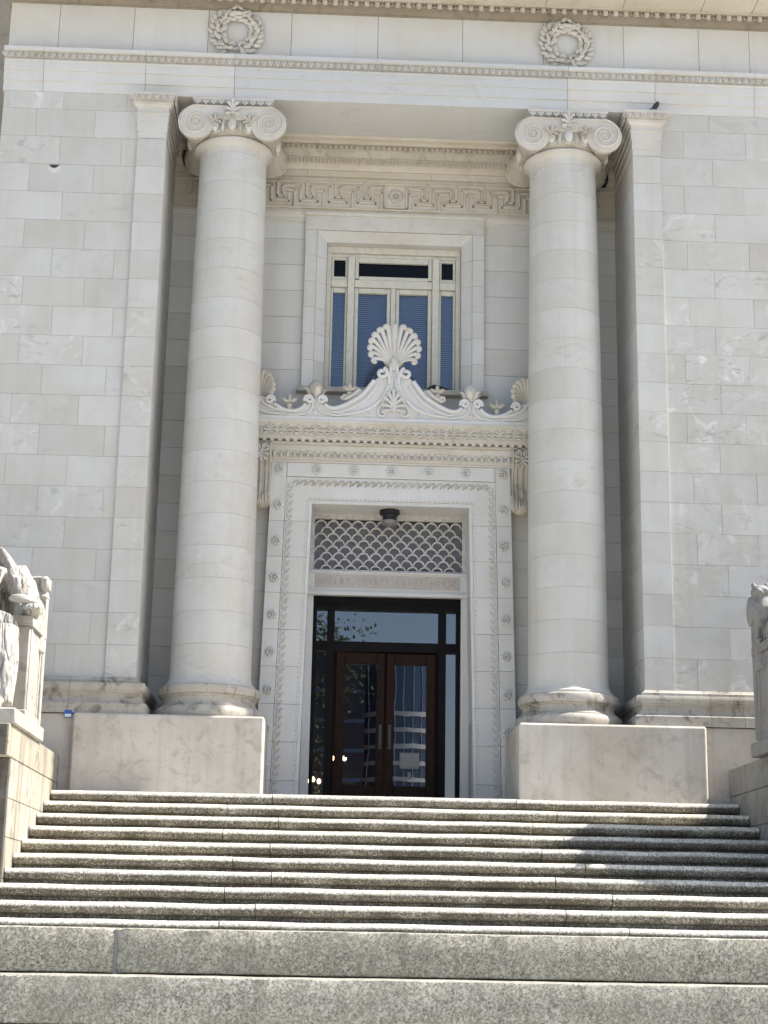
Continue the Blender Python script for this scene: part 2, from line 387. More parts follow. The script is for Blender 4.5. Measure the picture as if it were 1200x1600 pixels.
# ------------------------------------------------------------ staircase
T, RISE, Z0 = .4077, .16, 1.469
stair = thing('staircase', (0, -2, -.79), 'broad weathered granite staircase with rounded nosings rising to the doorway', 'staircase')
def step_prof(y, z, yb, zb):
    r = .056; P = [(yb, zb), (yb, z)]
    P.append((y+r+.02, z))
    for i in range(0, 9):
        a = PI/2+PI*i/8 * .98; P.append((y+r+r*math.cos(a), z-r+r*math.sin(a)))
    P += [(y+r+.008, z-.116), (y+.088, z-.124), (y+.088, zb)]
    return P
jr = random.Random(3)
for k in range(10):
    y, z = -k*T, Z0-k*RISE
    xw = 3.985 if k < 6.4 else 7.4
    js = [-1.32, 1.44] if k % 2 == 0 else [-1.82, 1.92]
    xs = [-xw+(.055 if k < 6.4 else 0)]+[j+jr.uniform(-.12, .12) for j in js]+[xw+(.075 if k < 6.4 else 0)]
    if k >= 7: xs = [-xw, -4.9]+xs[1:-1]+[4.9, xw]
    for a, b in zip(xs, xs[1:]):
        dz = jr.uniform(-.003, .003); dy = jr.uniform(-.004, .004)
        n = max(2, int((b-a)/.35)); mb = MB(); P0 = step_prof(0, 0, T+.075, -RISE-.02)
        rows = []
        for i in range(n+1):
            x = a+.004+(b-a-.008)*i/n; w = .0025*math.sin(x*5.1+k)+.002*math.sin(x*13+k*2)
            rows += [(x, y+dy+py+w*.8, z+dz+pz+(w if pz > -.1 else 0)) for py, pz in P0]
        m = len(P0); F = [(i*m+j, i*m+(j+1) % m, (i+1)*m+(j+1) % m, (i+1)*m+j) for i in range(n) for j in range(m)]
        F += [tuple(range(m)), tuple(range(n*m, (n+1)*m))]
        mb.add(rows, F); build(mb, 'step_slab', 'step', stair, 35)
build(MB().box(-3.92, 4.05, -.2+T, 2.6, 1.2, Z0-.004), 'landing', 'step', stair)
build(MB().xprof([(.3, 1.25), (.3, -.78), (-3.3, -.78), (-3.3, -.16), (0-8*T+.25, -.05)], -7.3, 7.3), 'core', 'mortar', stair)
def rough_block(x0, x1, yf, yb, z0, z1, seed):
    q = random.Random(seed); mb = MB(); n = int((x1-x0)/.06); rows = []
    ph = [q.uniform(0, 6) for _ in range(6)]
    for i in range(n+1):
        x = x0+(x1-x0)*i/n
        w = .006*math.sin(x*2.3+ph[0])+.004*math.sin(x*9+ph[1])+q.uniform(-.003, .003)
        chip = .008+max(0, math.sin(x*3.1+ph[2])*math.sin(x*11+ph[3])*.020)+q.uniform(0, .004)
        if i in (0, n): chip += .03
        e = .02 if i in (0, n) else (.006 if i in (1, n-1) else 0)
        rows += [(x, yb, z0), (x, yb, z1), (x, yf+chip*1.6+.02, z1+w*.4), (x, yf+chip*.55+e, z1-chip*.45), (x, yf+w*.5+e, z1-chip*1.5),
                 (x, yf+w*.6+e+q.uniform(-.004, .004), z1*.6+z0*.4), (x, yf+w*.5+e+q.uniform(-.004, .004), z1*.25+z0*.75), (x, yf+.012+e+w*.4, z0+.008+q.uniform(0, .008)), (x, yf+.03, z0)]
    m = 9; F = [(i*m+j, i*m+(j+1) % m, (i+1)*m+(j+1) % m, (i+1)*m+j) for i in range(n) for j in range(m)]
    F += [tuple(range(m)), tuple(range(n*m, (n+1)*m))]
    return mb.add(rows, F)
for i, (a, b) in enumerate(((-7.6, -2.615), (-2.58, 4.6), (4.63, 7.6))):
    build(rough_block(a, b, -4.14, -3.3, -.426, -.044, 10+i), 'plinth_block', 'block', stair, 40)
for i, (a, b) in enumerate(((-7.6, -5.3), (-5.27, 3.9), (3.93, 7.6))):
    build(rough_block(a, b, -4.56, -3.5, -.84, -.437, 20+i), 'plinth_block', 'block', stair, 40)
build(MB().box(-2.613, -2.582, -4.118, -3.6, -.436, -.06), 'mortar_joint', 'jointgrey', stair)

# ------------------------------------------------------------ small carved units, shared meshes
def egg_unit(w, h):                       # egg in its shell with a dart at its side; hangs from z=0 down to -h, faces -Y
    m = MB(); m.ell((0, -.03*w, -h*.42), w*.28, w*.30, h*.48, 10, 7)
    pts = [(w*.41*math.cos(a), .02*w, -h*.34+h*.60*math.sin(a)) for a in [PI*.98+(PI*1.04)*i/9 for i in range(10)]]
    m.tube(pts, w*.042, 5, 1.0, (0, 1, 0))
    m.add([(w*.5-w*.05, 0, -.02*h), (w*.5+w*.05, 0, -.02*h), (w*.5+w*.09, 0, -h*.72), (w*.5, 0, -h*.98), (w*.5-w*.09, 0, -h*.72), (w*.5, -w*.22, -h*.62), (w*.5, -w*.10, -.02*h)],
                    [(0, 6, 5, 4), (6, 1, 2, 5), (4, 5, 3), (5, 2, 3)])
    return m
def leaf_unit(w, h):                      # leaf and tongue: heart leaf with a split midrib and a small tongue between
    m = MB()
    sh = [(-.46*w, 0), (.46*w, 0), (.46*w, -.42*h), (.36*w, -.60*h), (.30*w, -.52*h), (.20*w, -.74*h), (0, -.98*h), (-.20*w, -.74*h), (-.30*w, -.52*h), (-.36*w, -.60*h), (-.46*w, -.42*h)]
    m.prism(sh, -.16*h, .10*h, .05*h)
    m.tube([(0, -.15*h, -.06*h), (0, -.19*h, -.85*h)], [w*.035, w*.05], 5)
    m.tube([(w*.5, .0, -.45*h), (w*.5, -.12*h, -h*.72), (w*.5, -.10*h, -h*.98)], [w*.03, w*.055, w*.05], 6, .8)
    return m
def row_mesh(unit, n, pitch):             # a run of units joined into one strip
    m = MB()
    for i in range(n): m.add([(x+(i-(n-1)/2)*pitch, y, z) for x, y, z in unit.v], unit.f)
    return m
def placed(mb, x, y, z, rotz=0, tilt=0):
    A = Matrix.Rotation(rotz, 3, 'Z') @ Matrix.Rotation(tilt, 3, 'X')
    mb.v = [tuple(A @ Vector(v)+Vector((x, y, z))) for v in mb.v]; return mb
def rosette(r, n=8, dep=.02):
    m = MB(); m.lathe([(r, 0), (r*.98, -.3*dep), (r*.80, -.35*dep), (0.3*r, -.2*dep)], (0, 0, 0), 20, 'Y')
    for i in range(n):
        a = 2*PI*i/n
        m.ell((r*.64*math.cos(a), -.30*dep, r*.64*math.sin(a)), r*.36, dep*.55, r*.235, 8, 6, Matrix.Rotation(-a, 3, 'Y'))
    m.ell((0, -.4*dep, 0), r*.22, dep*.6, r*.22, 10, 6)
    return m
def palmette(h, w, n=7, dep=.03):         # fan of fluted petals rising from (0,0)
    m = MB(); k = (n-1)//2
    for i in range(-k, k+1):
        a = i/(k+.35)*R(100)
        L = h*(1-.30*abs(i)/(k+.001)); ex = math.sin(a)*L*w/h*1.05; ez = math.cos(a)*L
        hook = (.10*h*(1 if i > 0 else -1 if i < 0 else 0))
        pts = [(ex*.05, 0, h*.10), (ex*.35, -dep*.6, h*.10+ez*.50), (ex*.80, -dep*.9, h*.06+ez*.80), (ex+hook*.1, -dep, ez*.96), (ex+hook*.5, -dep*.9, ez*.93-abs(hook)*.45)]
        wd = h*.115*7/n
        m.tube(catmull(pts, 3), [wd*(.45+.75*t/12) for t in range(12)]+[wd*.75], 6, .8, (0, 1, 0))
    m.ell((0, -dep*.5, h*.12), w*.16, dep, h*.13, 8, 6)
    return m

# ------------------------------------------------------------ courthouse walls
house = thing('courthouse', (0, 1.2, 1.47), 'pale marble courthouse front with recessed porch, carved doorway and upper window', 'building')
def part(name):   # an anchor mesh is supplied by the caller
    return name
YP, YW, YB = .60, .635, 1.95
XI, XO, XE = 3.10, 3.475, 5.275
ZB, ZA = 2.868, 10.67
NC = 19; CH = (10.42-ZB)/NC
zl = [ZB+i*CH for i in range(NC+1)]+[ZA]
def ashlar(parent, x0, x1, yf, yb, zs, seed, w=.80, mat='wall', first=None):
    q = random.Random(seed)
    for i in range(len(zs)-1):
        off = (first if first is not None else .0)+(w/2 if i % 2 else 0)+q.uniform(-.05, .05)
        xs = [x0]; x = x0+((off-0) % w)
        if x-x0 < .12: x += w
        while x < x1-.12: xs.append(x); x += w*q.uniform(.94, 1.06)
        xs.append(x1)
        for a, b in zip(xs, xs[1:]):
            d = q.uniform(-.0012, .0012)
            g = .0016
            build(MB().cbox(a+g, b-g, yf+d, yb, zs[i]+g, zs[i+1]-g, .0016), 'stone_block', 'wall_vein' if a > 3 and (zs[i] < 7.4 or q.random() < .25) else mat, parent)
for s in (-1, 1):
    a, b = sorted((s*XO, s*XE))
    w = build(MB().box(a+.003, b-.003, YW+.006, YB+.4, 1.2, 10.68), 'flank_wall', 'mortar', house)
    ashlar(w, a, b, YW, YW+.02 + .03, zl, 40+s, .80, 'wall', .42 if s < 0 else .30)
    p0, p1 = sorted((s*XI, s*XO))
    w = build(MB().box(p0+.008, p1-.008, YP+.008, YB+.3, 2.45, ZA), 'pilaster', 'mortar', house)
    for i in range(NC-1):
        build(MB().cbox(p0, p1-.002 if s > 0 else p1, YP+rnd.uniform(-.0012, .0012), YB-.002, zl[i]+.0016, zl[i+1]-.0016, .0016), 'stone_block', 'wall' if s < 0 or zl[i] > 7.5 else 'wall', w)
    # fasciae and moulded cap run round the front and the inner return
    yo = YW-.001
    path = [(s*XO, YW), (s*XO, YP), (s*XI, YP), (s*XI, YB)]
    if s > 0: path = path[::-1]
    z = zl[NC-1]
    prof = [(0, z+.003), (0, 10.115), (.010, 10.118), (.010, 10.255), (.020, 10.258), (.020, 10.365), (.034, 10.37), (.034, 10.385), (.022, 10.39), (.022, 10.455), (.045, 10.465), (.060, 10.49), (.060, 10.515), (.078, 10.52), (.060, 10.535), (.070, 10.57), (.085, 10.60), (.125, 10.605), (.125, 10.64), (-.05, 10.642)]
    pc = build(MB().sweep(path, prof), 'pilaster_cap', 'carve', w, 30)
    n6 = 6; un = leaf_unit(.085, .075)
    build(placed(row_mesh(un, n6, (XO-XI+.19)/n6), s*(XI+XO)/2, YP-.096, 10.603, 0, R(-20)), 'cap_leaves', 'carve', pc, 30, 'stuff')
    build(placed(row_mesh(un, 14, .094), s*(XI-.096), YP+.66, 10.603, -s*PI/2, 0), 'cap_leaves', 'carve', pc, 30, 'stuff')
    prof = [(.16, 2.41), (.16, 2.53), (.13, 2.545), (.10, 2.575), (.088, 2.625), (.095, 2.66), (.125, 2.672), (.125, 2.685), (.118, 2.688), (.135, 2.71), (.14, 2.745), (.125, 2.785), (.06, 2.79), (.06, 2.825), (.03, 2.835), (.008, ZB-.002), (-.06, ZB-.001)]
    # wall base: split into lengths with open joints
    cuts = [XE, 4.78, 4.28, 3.87]
    for c0, c1 in zip(cuts, cuts[1:]):
        aa, bb = (s*c0, s*c1) if s < 0 else (s*c1, s*c0)
        build(MB().sweep([(aa+.002, YP), (bb-.002, YP)], prof), 'base_moulding', 'base', house, 30)
    path = [(s*3.868, YP), (s*XI, YP), (s*XI, YB-.003)]
    if s > 0: path = path[::-1]
    build(MB().sweep(path, prof), 'base_moulding', 'base', house, 30)
    # plain dado under the base, beside the column pedestal
    a, b = sorted((s*3.79, s*XE))
    build(MB().cbox(a, b, .47, YW-.01, .9, 2.408, .01), 'dado', 'ped', house)
    # the wing set back beyond the corner
    a, b = sorted((s*(XE+.01), s*9))
    w = build(MB().box(a, b, 2.6, 2.8, -1.6, 17), 'wing_wall', 'grime_shade', house)  # dark stone puts the recess's shade into the wall colour
    build(MB().xprof([(2.6, 10.3), (2.45, 10.36), (2.42, 10.5), (2.6, 10.52)], a, b), 'string_course', 'carve_old', w)

chip = build(MB().prism([(-4.545+.085*math.cos(a), 9.575+.075*math.sin(a)) for a in [PI+PI*i/10 for i in range(11)]]+[(-4.435, 9.595), (-4.655, 9.595)], YW-.006, YW+.02, .005), 'stone_patch', 'trim', house)
build(MB().prism([(-4.545+.052*math.cos(a), 9.600+.035*math.sin(a)) for a in [PI+PI*i/10 for i in range(11)]]+[(-4.48, 9.610), (-4.61, 9.610)], YW-.009, YW+.02, .002), 'patch_hole', 'dark', chip)
# ------------------------------------------------------------ entablature
YA = .62
apf = [(1.56, ZA), (YA+.008, ZA), (YA+.008, 10.815), (YA-.016, 10.816), (YA-.016, 10.960), (YA-.040, 10.961), (YA-.040, 11.092), (YA-.05, 11.096), (YA-.05, 11.108), (YA-.02, 11.112), (YA-.035, 11.16), (YA-.055, 11.198), (YA-.125, 11.202), (YA-.125, 11.252), (1.0, 11.262), (1.56, 11.26)]
ents = build(MB().box(-XE+.05, XE-.05, YA+.12, 2.4, 10.9, 12.2), 'entablature', 'mortar', house)
cuts = [-XE-.02, -4.77, -3.42, -2.235, 2.235, 3.42, 4.77, XE+.02]
for a, b in zip(cuts, cuts[1:]):
    build(MB().xprof(apf, a+.0025, b-.0025), 'architrave_block', 'trim_cool' if abs(a+b) < .1 else 'trim', ents)
fz = [-XE, -4.62, -3.62, -2.62, -1.5, -.33, .82, 1.92, 3.02, 4.05, 4.75, XE]
for a, b in zip(fz, fz[1:]):
    build(MB().cbox(a+.0025, b-.0025, YA+.035, 1.2, 11.255, 12.0, .002), 'frieze_block', 'trim', ents)
n = 76; pitch = 2*XE/n*.999
u = leaf_unit(.088, .098); nl = 118
strip = row_mesh(u, nl, 2*(XE+.05)/nl)
build(placed(strip, 0, YA-.062, 11.197, 0, R(-24)), 'leaf_moulding', 'carve', ents, 50, 'stuff')
epf = [(1.0, 11.985), (YA+.02, 11.985), (YA+.006, 11.99), (YA+.006, 12.0), (YA+.012, 12.004), (YA-.0, 12.02), (YA-.045, 12.09), (YA-.06, 12.135), (1.0, 12.135)]
build(MB().xprof(epf, -XE-.05, XE+.05), 'ovolo', 'grime_shade', ents)
em = egg_unit(.141, .135).mesh('egg', 50); em.materials.append(M['carve_old'])
ne = int(2*XE/.141)
for i in range(ne):
    put('egg', em, ((i-(ne-1)/2)*.141, YA-.085, 12.132), ents, None, (R(-34), 0, 0))
sofx = [-5.9, -4.6, -3.75, -2.85, -1.9, -.95, 0, .95, 1.93, 2.98, 4.05, 4.75, 5.9]
for a, b in zip(sofx, sofx[1:]):
    build(MB().cbox(a+.003, b-.003, -.05, YA+.2, 12.14, 12.6, .006), 'cornice_slab', 'soffit', ents)
build(MB().xprof([(YA-.10, 12.138), (YA-.16, 12.138), (YA-.16, 12.11), (YA-.10, 12.115)], -XE-.1, XE+.1), 'fillet', 'soffit', ents)
# wreaths
lm = MB(); lm.ell((0, 0, .05), .032, .017, .058, 8, 6); lm.tube([(0, -.012, 0), (0, -.019, .09)], [.005, .003], 4)
berrym = MB().ell((0, 0, 0), .015, .015, .015, 8, 5).mesh('berry', 60); berrym.materials.append(M['carve'])
leafm = lm.mesh('leaf', 50); leafm.materials.append(M['carve'])
for wx in (-2.235, 2.235):
    q = random.Random(int(wx*10)); cz = 11.655
    ring = MB(); ring.tube([(wx+.25*math.cos(a), YA+.02, cz+.25*math.sin(a)) for a in [PI*2*i/40 for i in range(41)]], .032, 8, .9, (0, 1, 0))
    wr = build(ring, 'wreath', 'carve', ents, 50)
    N = 14
    for side in (-1, 1):
        for i in range(N):
            a = -PI/2+side*(PI*.04+(PI*.93)*i/N)
            for row, (dr, sp) in enumerate(((-.042, -.55), (.012, 0), (.064, .55))):
                aa = a+side*row*.04+q.uniform(-.03, .03)
                r = .252+dr*.95+q.uniform(-.018, .018); tang = aa+side*PI/2    # growth direction, upward on both sides
                d = tang-side*sp+q.uniform(-.2, .2)
                put('leaf', leafm, (wx+r*math.cos(aa), YA-.022-.022*(row == 1)+q.uniform(-.012, .012), cz+r*1.01*math.sin(aa)), wr, None,
                    (R(-q.uniform(-4, 26)), PI/2-d, 0), (q.uniform(.82, 1.05),)*3)
    for i in range(16):
        a = q.uniform(0, 2*PI); r = .262+q.uniform(-.03, .03)
        put('berry', berrym, (wx+r*math.cos(a), YA-.055, cz+r*math.sin(a)), wr)
    for sg in (-1, 1):
        build(MB().tube(catmull([(wx-sg*.12, YA-.03, cz+.25), (wx-sg*.03, YA-.05, cz+.275), (wx+sg*.05, YA-.05, cz+.258), (wx+sg*.16, YA-.02, cz+.302)]), .014, 6), 'ribbon', 'carve', wr, 50)

# ------------------------------------------------------------ pedestals and Ionic columns
XC, YC = 2.238, 1.135
ZP = 2.405
for s, lab in ((-1, 'plain stone pedestal under the column left of the doorway'), (1, 'plain stone pedestal under the column right of the doorway')):
    a, b = sorted((s*1.52, s*3.785))
    mb = MB(); mb.cbox(a, b, .35, 1.94, 1.3, ZP, .022)
    o = build(mb, 'column_pedestal', 'ped'); tag(o, lab, 'pedestal', 'column pedestals')
    bv = o.modifiers.new('soft', 'BEVEL'); bv.width = .008; bv.segments = 3
def rs(z): t = (z-3.0)/(10.0-3.0); return .503-.056*(t**1.35)
def column(s, lab):
    X = s*XC; root = thing('ionic_column', (X, YC, ZP), lab, 'column', 'Ionic columns of the porch')
    c = (X, YC, 0)
    P = [(.60, ZP+.001), (.655, ZP+.02), (.675, ZP+.075), (.66, ZP+.13), (.635, ZP+.150)]
    build(MB().lathe(P, c, 64), 'lower_torus', 'base', root, 40)
    P = [(.615, ZP+.152), (.615, ZP+.170), (.585, ZP+.185), (.568, ZP+.225), (.575, ZP+.262), (.598, ZP+.275), (.598, ZP+.288)]
    build(MB().lathe(P, c, 64), 'scotia', 'base', root, 40)
    P = [(.598, ZP+.290), (.622, ZP+.305), (.636, ZP+.35), (.622, ZP+.398), (.595, ZP+.412)]
    build(MB().lathe(P, c, 64), 'upper_torus', 'base', root, 40)
    P = [(.56, ZP+.414), (.56, ZP+.445), (.528, ZP+.47), (.510, ZP+.52), (.504, ZP+.60), (rs(3.03), 3.318)]
    build(MB().lathe(P, c, 64), 'drum', 'col', root, 40)
    zt = 9.92; nd = 16; h = (zt-3.32)/nd
    for i in range(nd):
        z0, z1 = 3.32+i*h, 3.32+(i+1)*h; e = .003
        P = [(rs(z0)-.003, z0+.0006), (rs(z0), z0+e)]+[(rs(z0+(z1-z0)*t/3), z0+(z1-z0)*t/3) for t in (1, 2)]+[(rs(z1), z1-e), (rs(z1)-.003, z1-.0006)]
        build(MB().lathe(P, c, 64), 'drum', 'col', root, 40)
    # neck, astragal, echinus
    P = [(rs(9.92)-.003, 9.921), (rs(9.92), 9.924), (rs(10.0), 10.0), (rs(10)+.012, 10.035), (rs(10)+.045, 10.055), (rs(10)+.05, 10.065), (rs(10)+.07, 10.072), (rs(10)+.078, 10.095), (rs(10)+.068, 10.115), (rs(10)+.045, 10.12)]
    cap = build(MB().lathe(P, c, 64), 'neck', 'col', root, 40)
    P = [(.47, 10.12), (.50, 10.14), (.545, 10.22), (.56, 10.30), (.55, 10.345), (.50, 10.36)]
    build(MB().lathe(P, c, 48), 'echinus', 'carve_old', root, 40)
    eu = egg_unit(.215, .235).mesh('egg', 50); eu.materials.append(M['carve'])
    for i in range(16):
        a = -PI/2+(i)*2*PI/16
        put('egg', eu, (X+.535*math.cos(a), YC+.535*math.sin(a), 10.352), root, None, (R(-14), 0, a+PI/2))
    # front and rear volute slabs joined by the canalis
    for f, nm in ((-1, 'front'), (1, 'rear')):
        yf = YC+f*.575; rv = .238; ex = .478; ez = 10.282
        ol = []
        for i in range(15): a = PI/2+PI*1.28*i/14; ol.append((-ex+rv*math.cos(a), ez+rv*math.sin(a)))
        lo = ol[-1]
        ol += [(-ex+.235, ez-.0), (-ex+.225, ez+.07), (-.20, 10.325), (0, 10.318), (.20, 10.325), (ex-.225, ez+.07), (ex-.235, ez)]
        ol += [(-x, z) for x, z in ol[:15][::-1]]
        ol += [(.25, 10.516), (0, 10.512), (-.25, 10.516)]
        y0, y1 = (yf, yf+.055) if f < 0 else (yf-.055, yf)
        slab = MB(); slab.prism([(X+x, z) for x, z in ol], y0, y1, .006)
        # full round discs close the lower inner sector
        for v in (-1, 1): slab.lathe([(rv-.006, 0), (rv, .006), (rv, .05), (rv-.004, .054)], (X+v*ex, y0+.0015, ez), 40, 'Y')
        vo = build(slab, 'volute_face', 'carve', root, 40)
        rib = MB()
        for v in (-1, 1):
            cx = X+v*ex; yy = y0-.004 if f < 0 else y1+.004
            path = []
            NT_ = 90; turns = 3.0
            for i in range(NT_+1):
                t = i/NT_; a = PI/2-v*turns*2*PI*t; r = (rv-.010)*math.exp(-.70*turns*t)
                path.append((cx+r*math.cos(a), yy, ez+r*math.sin(a)))
            rib.tube(path, [.016*(1-.55*i/NT_) for i in range(NT_+1)], 8, 1.3, (0, 1, 0))
            rib.ell((cx, yy, ez), .026, .016, .026, 10, 6)
        rib.tube([(X-ex, yy, ez+rv-.012), (X-.2, yy, 10.505), (X+.2, yy, 10.505), (X+ex, yy, ez+rv-.012)], .014, 6, .9, (0, 1, 0))
        build(rib, 'volute_spiral', 'carve', root, 50)
        if f < 0:
            for v in (-1, 1):   # half palmettes in the corners between volute and eggs
                hp = palmette(.15, .10, 5, .02)
                A = Matrix.Rotation(v*R(-62), 3, 'Y')
                hp.v = [tuple(A @ Vector(p)+Vector((X+v*.275, yf-.005, 10.285))) for p in hp.v]
                build(hp, 'corner_leaf', 'carve_old', root, 50)
            pm = placed(palmette(.215, .105, 7, .035), X, yf-.02, 10.375)
            pm.tube(spiral(X-.05, 10.385, .035, .008, PI*.2, 1.2, 14, yf-.03), .010, 5, .8, (0, 1, 0)); pm.tube(spiral(X+.05, 10.385, .035, .008, PI*.8, 1.2, 14, yf-.03, -1), .010, 5, .8, (0, 1, 0))
            build(pm, 'palmette', 'carve', root, 50)
    for v in (-1, 1):  # bolsters: waisted rolls with scalloped leaves between the volute faces
        L = 1.04
        prof = []
        for i in range(19):
            t = i/18; d = abs(t-.5)*2
            r = .125+.105*d**1.6
            if .42 < t < .58: r = .145+.012*math.cos((t-.5)*40)
            prof.append((r, -L/2+L*t))
        build(MB().lathe(prof, (X+v*.478, YC, 10.282), 48, 'Y', lambda a, z: 1+(.055*abs(math.cos(a*8)) if abs(z) > .1 else .02*math.cos(a*14))), 'bolster', 'carve_old', root, 40)
    ab = [(-.5, 10.520), (-.468, 10.522), (-.470, 10.545), (-.49, 10.60), (-.515, 10.625), (-.53, 10.628), (-.53, 10.664)]
    Q = .54
    path = [(X-Q, YC+Q), (X-Q, YC-Q), (X+Q, YC-Q), (X+Q, YC+Q), (X-Q, YC+Q)]
    prof = [(-.3, 10.518), (-.06, 10.52), (-.058, 10.545), (-.035, 10.60), (-.012, 10.622), (0, 10.625), (0, 10.6655), (-.3, 10.666)]
    aba = build(MB().sweep(path, prof).box(X-.3, X+.3, YC-.3, YC+.3, 10.52, 10.66), 'abacus', 'carve', root, 30)
    un = leaf_unit(.100, .085); st = row_mesh(un, 10, .104)
    build(placed(st, X, YC-Q+.02, 10.622, 0, R(-20)), 'abacus_leaves', 'carve', aba, 50, 'stuff')
column(-1, 'smooth Ionic column left of the doorway'); column(1, 'smooth Ionic column right of the doorway')

# ------------------------------------------------------------ back wall of the porch
zb = [1.46]+[2.715+i*.3852-.3852*3 for i in range(0, 30) if 2.715+(i-3)*.3852 < 9.6 and 2.715+(i-3)*.3852 > 1.6]+[9.64]
WX = 1.245                                   # half width of the window surround
bw = MB()
bw.box(-3.3, -1.10, YB+.012, 2.5, 1.2, 11.2).box(1.10, 3.3, YB+.012, 2.5, 1.2, 11.2).box(-1.10, 1.10, YB+.012, 2.5, 5.50, 7.02).box(-1.10, 1.10, YB+.012, 2.5, 9.35, 11.2)
back = build(bw, 'porch_wall', 'mortar', house)
for s in (-1, 1):
    for i in range(len(zb)-1):
        z0, z1 = zb[i]+.0025, zb[i+1]-.0025
        xin = WX if z1 > 7.05 else 1.62
        js = [XI-.002, 2.42+(.30 if i % 2 else -.18), xin]
        for a, b in zip(js, js[1:]):
            q0, q1 = sorted((s*a, s*b))
            build(MB().cbox(q0+.0022, q1-.0022, YB+rnd.uniform(-.001, .001), YB+.05, z0, z1, .0022), 'stone_block', 'wall_back', back)
for z0, z1 in ((6.2, 6.62), (6.625, 7.0)):
    for a, b in ((-1.62, -.55), (-.545, .54), (.545, 1.62)):
        build(MB().cbox(a, b-.004, YB, YB+.05, z0, z1, .002), 'stone_block', 'wall_back', back)
# entablature above the porch wall
def xstrip(name, poly, mat, x0=-XI+.003, x1=XI-.003, par=None, cuts=()):
    xs = [x0]+list(cuts)+[x1]
    for a, b in zip(xs, xs[1:]): build(MB().xprof(poly, a+(.002 if a != x0 else 0), b-(.002 if b != x1 else 0)), name, mat, par or back)
xstrip('ceiling_strip', [(1.57, 10.672), (1.60, 10.65), (1.68, 10.645), (1.68, 10.60), (2.3, 10.60), (2.3, 10.9), (1.57, 10.9)], 'soffit')
xstrip('cornice_band', [(1.70, 10.598), (1.705, 10.52), (1.74, 10.51), (1.745, 10.43), (2.2, 10.43), (2.2, 10.598)], 'carve_old', cuts=(-1.0, .8))
xstrip('cyma_band', [(1.76, 10.428), (1.775, 10.40), (1.83, 10.29), (1.835, 10.275), (2.2, 10.275), (2.2, 10.428)], 'soffit')
xstrip('plain_band', [(1.855, 10.273), (1.855, 10.185), (2.2, 10.185), (2.2, 10.273)], 'soffit', cuts=(-1.25, .5))
xstrip('meander_panel', [(1.905, 10.183), (1.905, 9.66), (2.2, 9.66), (2.2, 10.183)], 'soffit', cuts=(-1.45, 1.6))
un = egg_unit(.075, .072); build(placed(row_mesh(un, 82, .075), 0, 1.695, 10.594, 0, R(-5)), 'bead_moulding', 'carve_old', back, 50, 'stuff')
un = MB().tube([(0, -.015, -.01), (0, -.035, -.06), (0, -.02, -.13)], [.018, .021, .012], 6, .8)
build(placed(row_mesh(un, 112, .055), 0, 1.80, 10.42, 0, R(-26)), 'tongue_moulding', 'soffit', back, 50, 'stuff')
# Greek key
def bar(m, x0, z0, x1, z1, w, y0=1.872, y1=1.906):
    a, b = sorted((x0, x1)); c, d = sorted((z0, z1)); m.cbox(a-w/2, b+w/2, y0, y1, c-w/2, d+w/2, .005)
UH = .372/8; kz = 9.735
def keypath(m, pts, ox, flip):
    for (x0, z0), (x1, z1) in zip(pts, pts[1:]):
        bar(m, ox+flip*x0*UH, kz+z0*UH, ox+flip*x1*UH, kz+z1*UH, .027)
PER = 8.7
for s in (-1, 1):
    for i in range(-1, 8):
        ox = s*(.20+i*PER*UH); m = MB()
        lim = lambda pts: all(.185 < abs(ox+s*x*UH) < XI-.02 and s*(ox+s*x*UH) > 0 for x, z in pts)
        for pth in ([(0, .0), (0, 5.0), (2.0, 5.0)], [(5.2, 8), (5.2, 3.2), (3.4, 3.2), (3.4, 4.2)], [(1.8, 3.7), (1.8, 1.7), (7.0, 1.7), (7.0, 6.5), (12.4, 6.5), (12.4, 4.8)]):
            if lim(pth): keypath(m, pth, ox, s)
            elif len(pth) == 6 and i == -1: keypath(m, [(8.75, 6.5), (12.4, 6.5), (12.4, 4.8)], ox, s)
        if m.v: build(m, 'key_fret', 'soffit', back)
m = MB(); bar(m, -XI+.02, kz+8*UH, XI-.02, kz+8*UH, .028); bar(m, -XI+.02, kz-.02, XI-.02, kz-.02, .024)
for s in (-1, 1): bar(m, s*.15, kz+.02, s*.15, kz+8*UH-.04, .022)
bar(m, -.15, kz+.02, .15, kz+.02, .022)
build(m, 'fret_border', 'soffit', back)
o = put('rosette', rosette(.105, 12, .045).mesh('rosette', 40), (0, 1.905, kz+4.3*UH), back, 'carve_old')
# moulded string at the springing of the window head, each side of it
for s in (-1, 1):
    a, b = sorted((s*(WX+.004), s*(XI-.003)))
    build(MB().xprof([(YB+.05, 9.655), (1.885, 9.655), (1.885, 9.62), (1.90, 9.615), (1.915, 9.59), (1.915, 9.57), (1.93, 9.565), (1.93, 9.53), (1.945, 9.525), (YB-.004, 9.50), (YB+.05, 9.50)], a, b), 'impost_moulding', 'carve', back)

# ------------------------------------------------------------ window over the door
win = build(MB().xprof([(2.0, 6.995), (1.90, 7.0), (1.84, 7.01), (1.84, 7.075), (1.90, 7.085), (2.3, 7.10), (2.3, 6.995)], -1.30, 1.30), 'window', 'base', house)
win['label'] = 'upper window with blinds coloured like reflected sky behind cream painted frames'
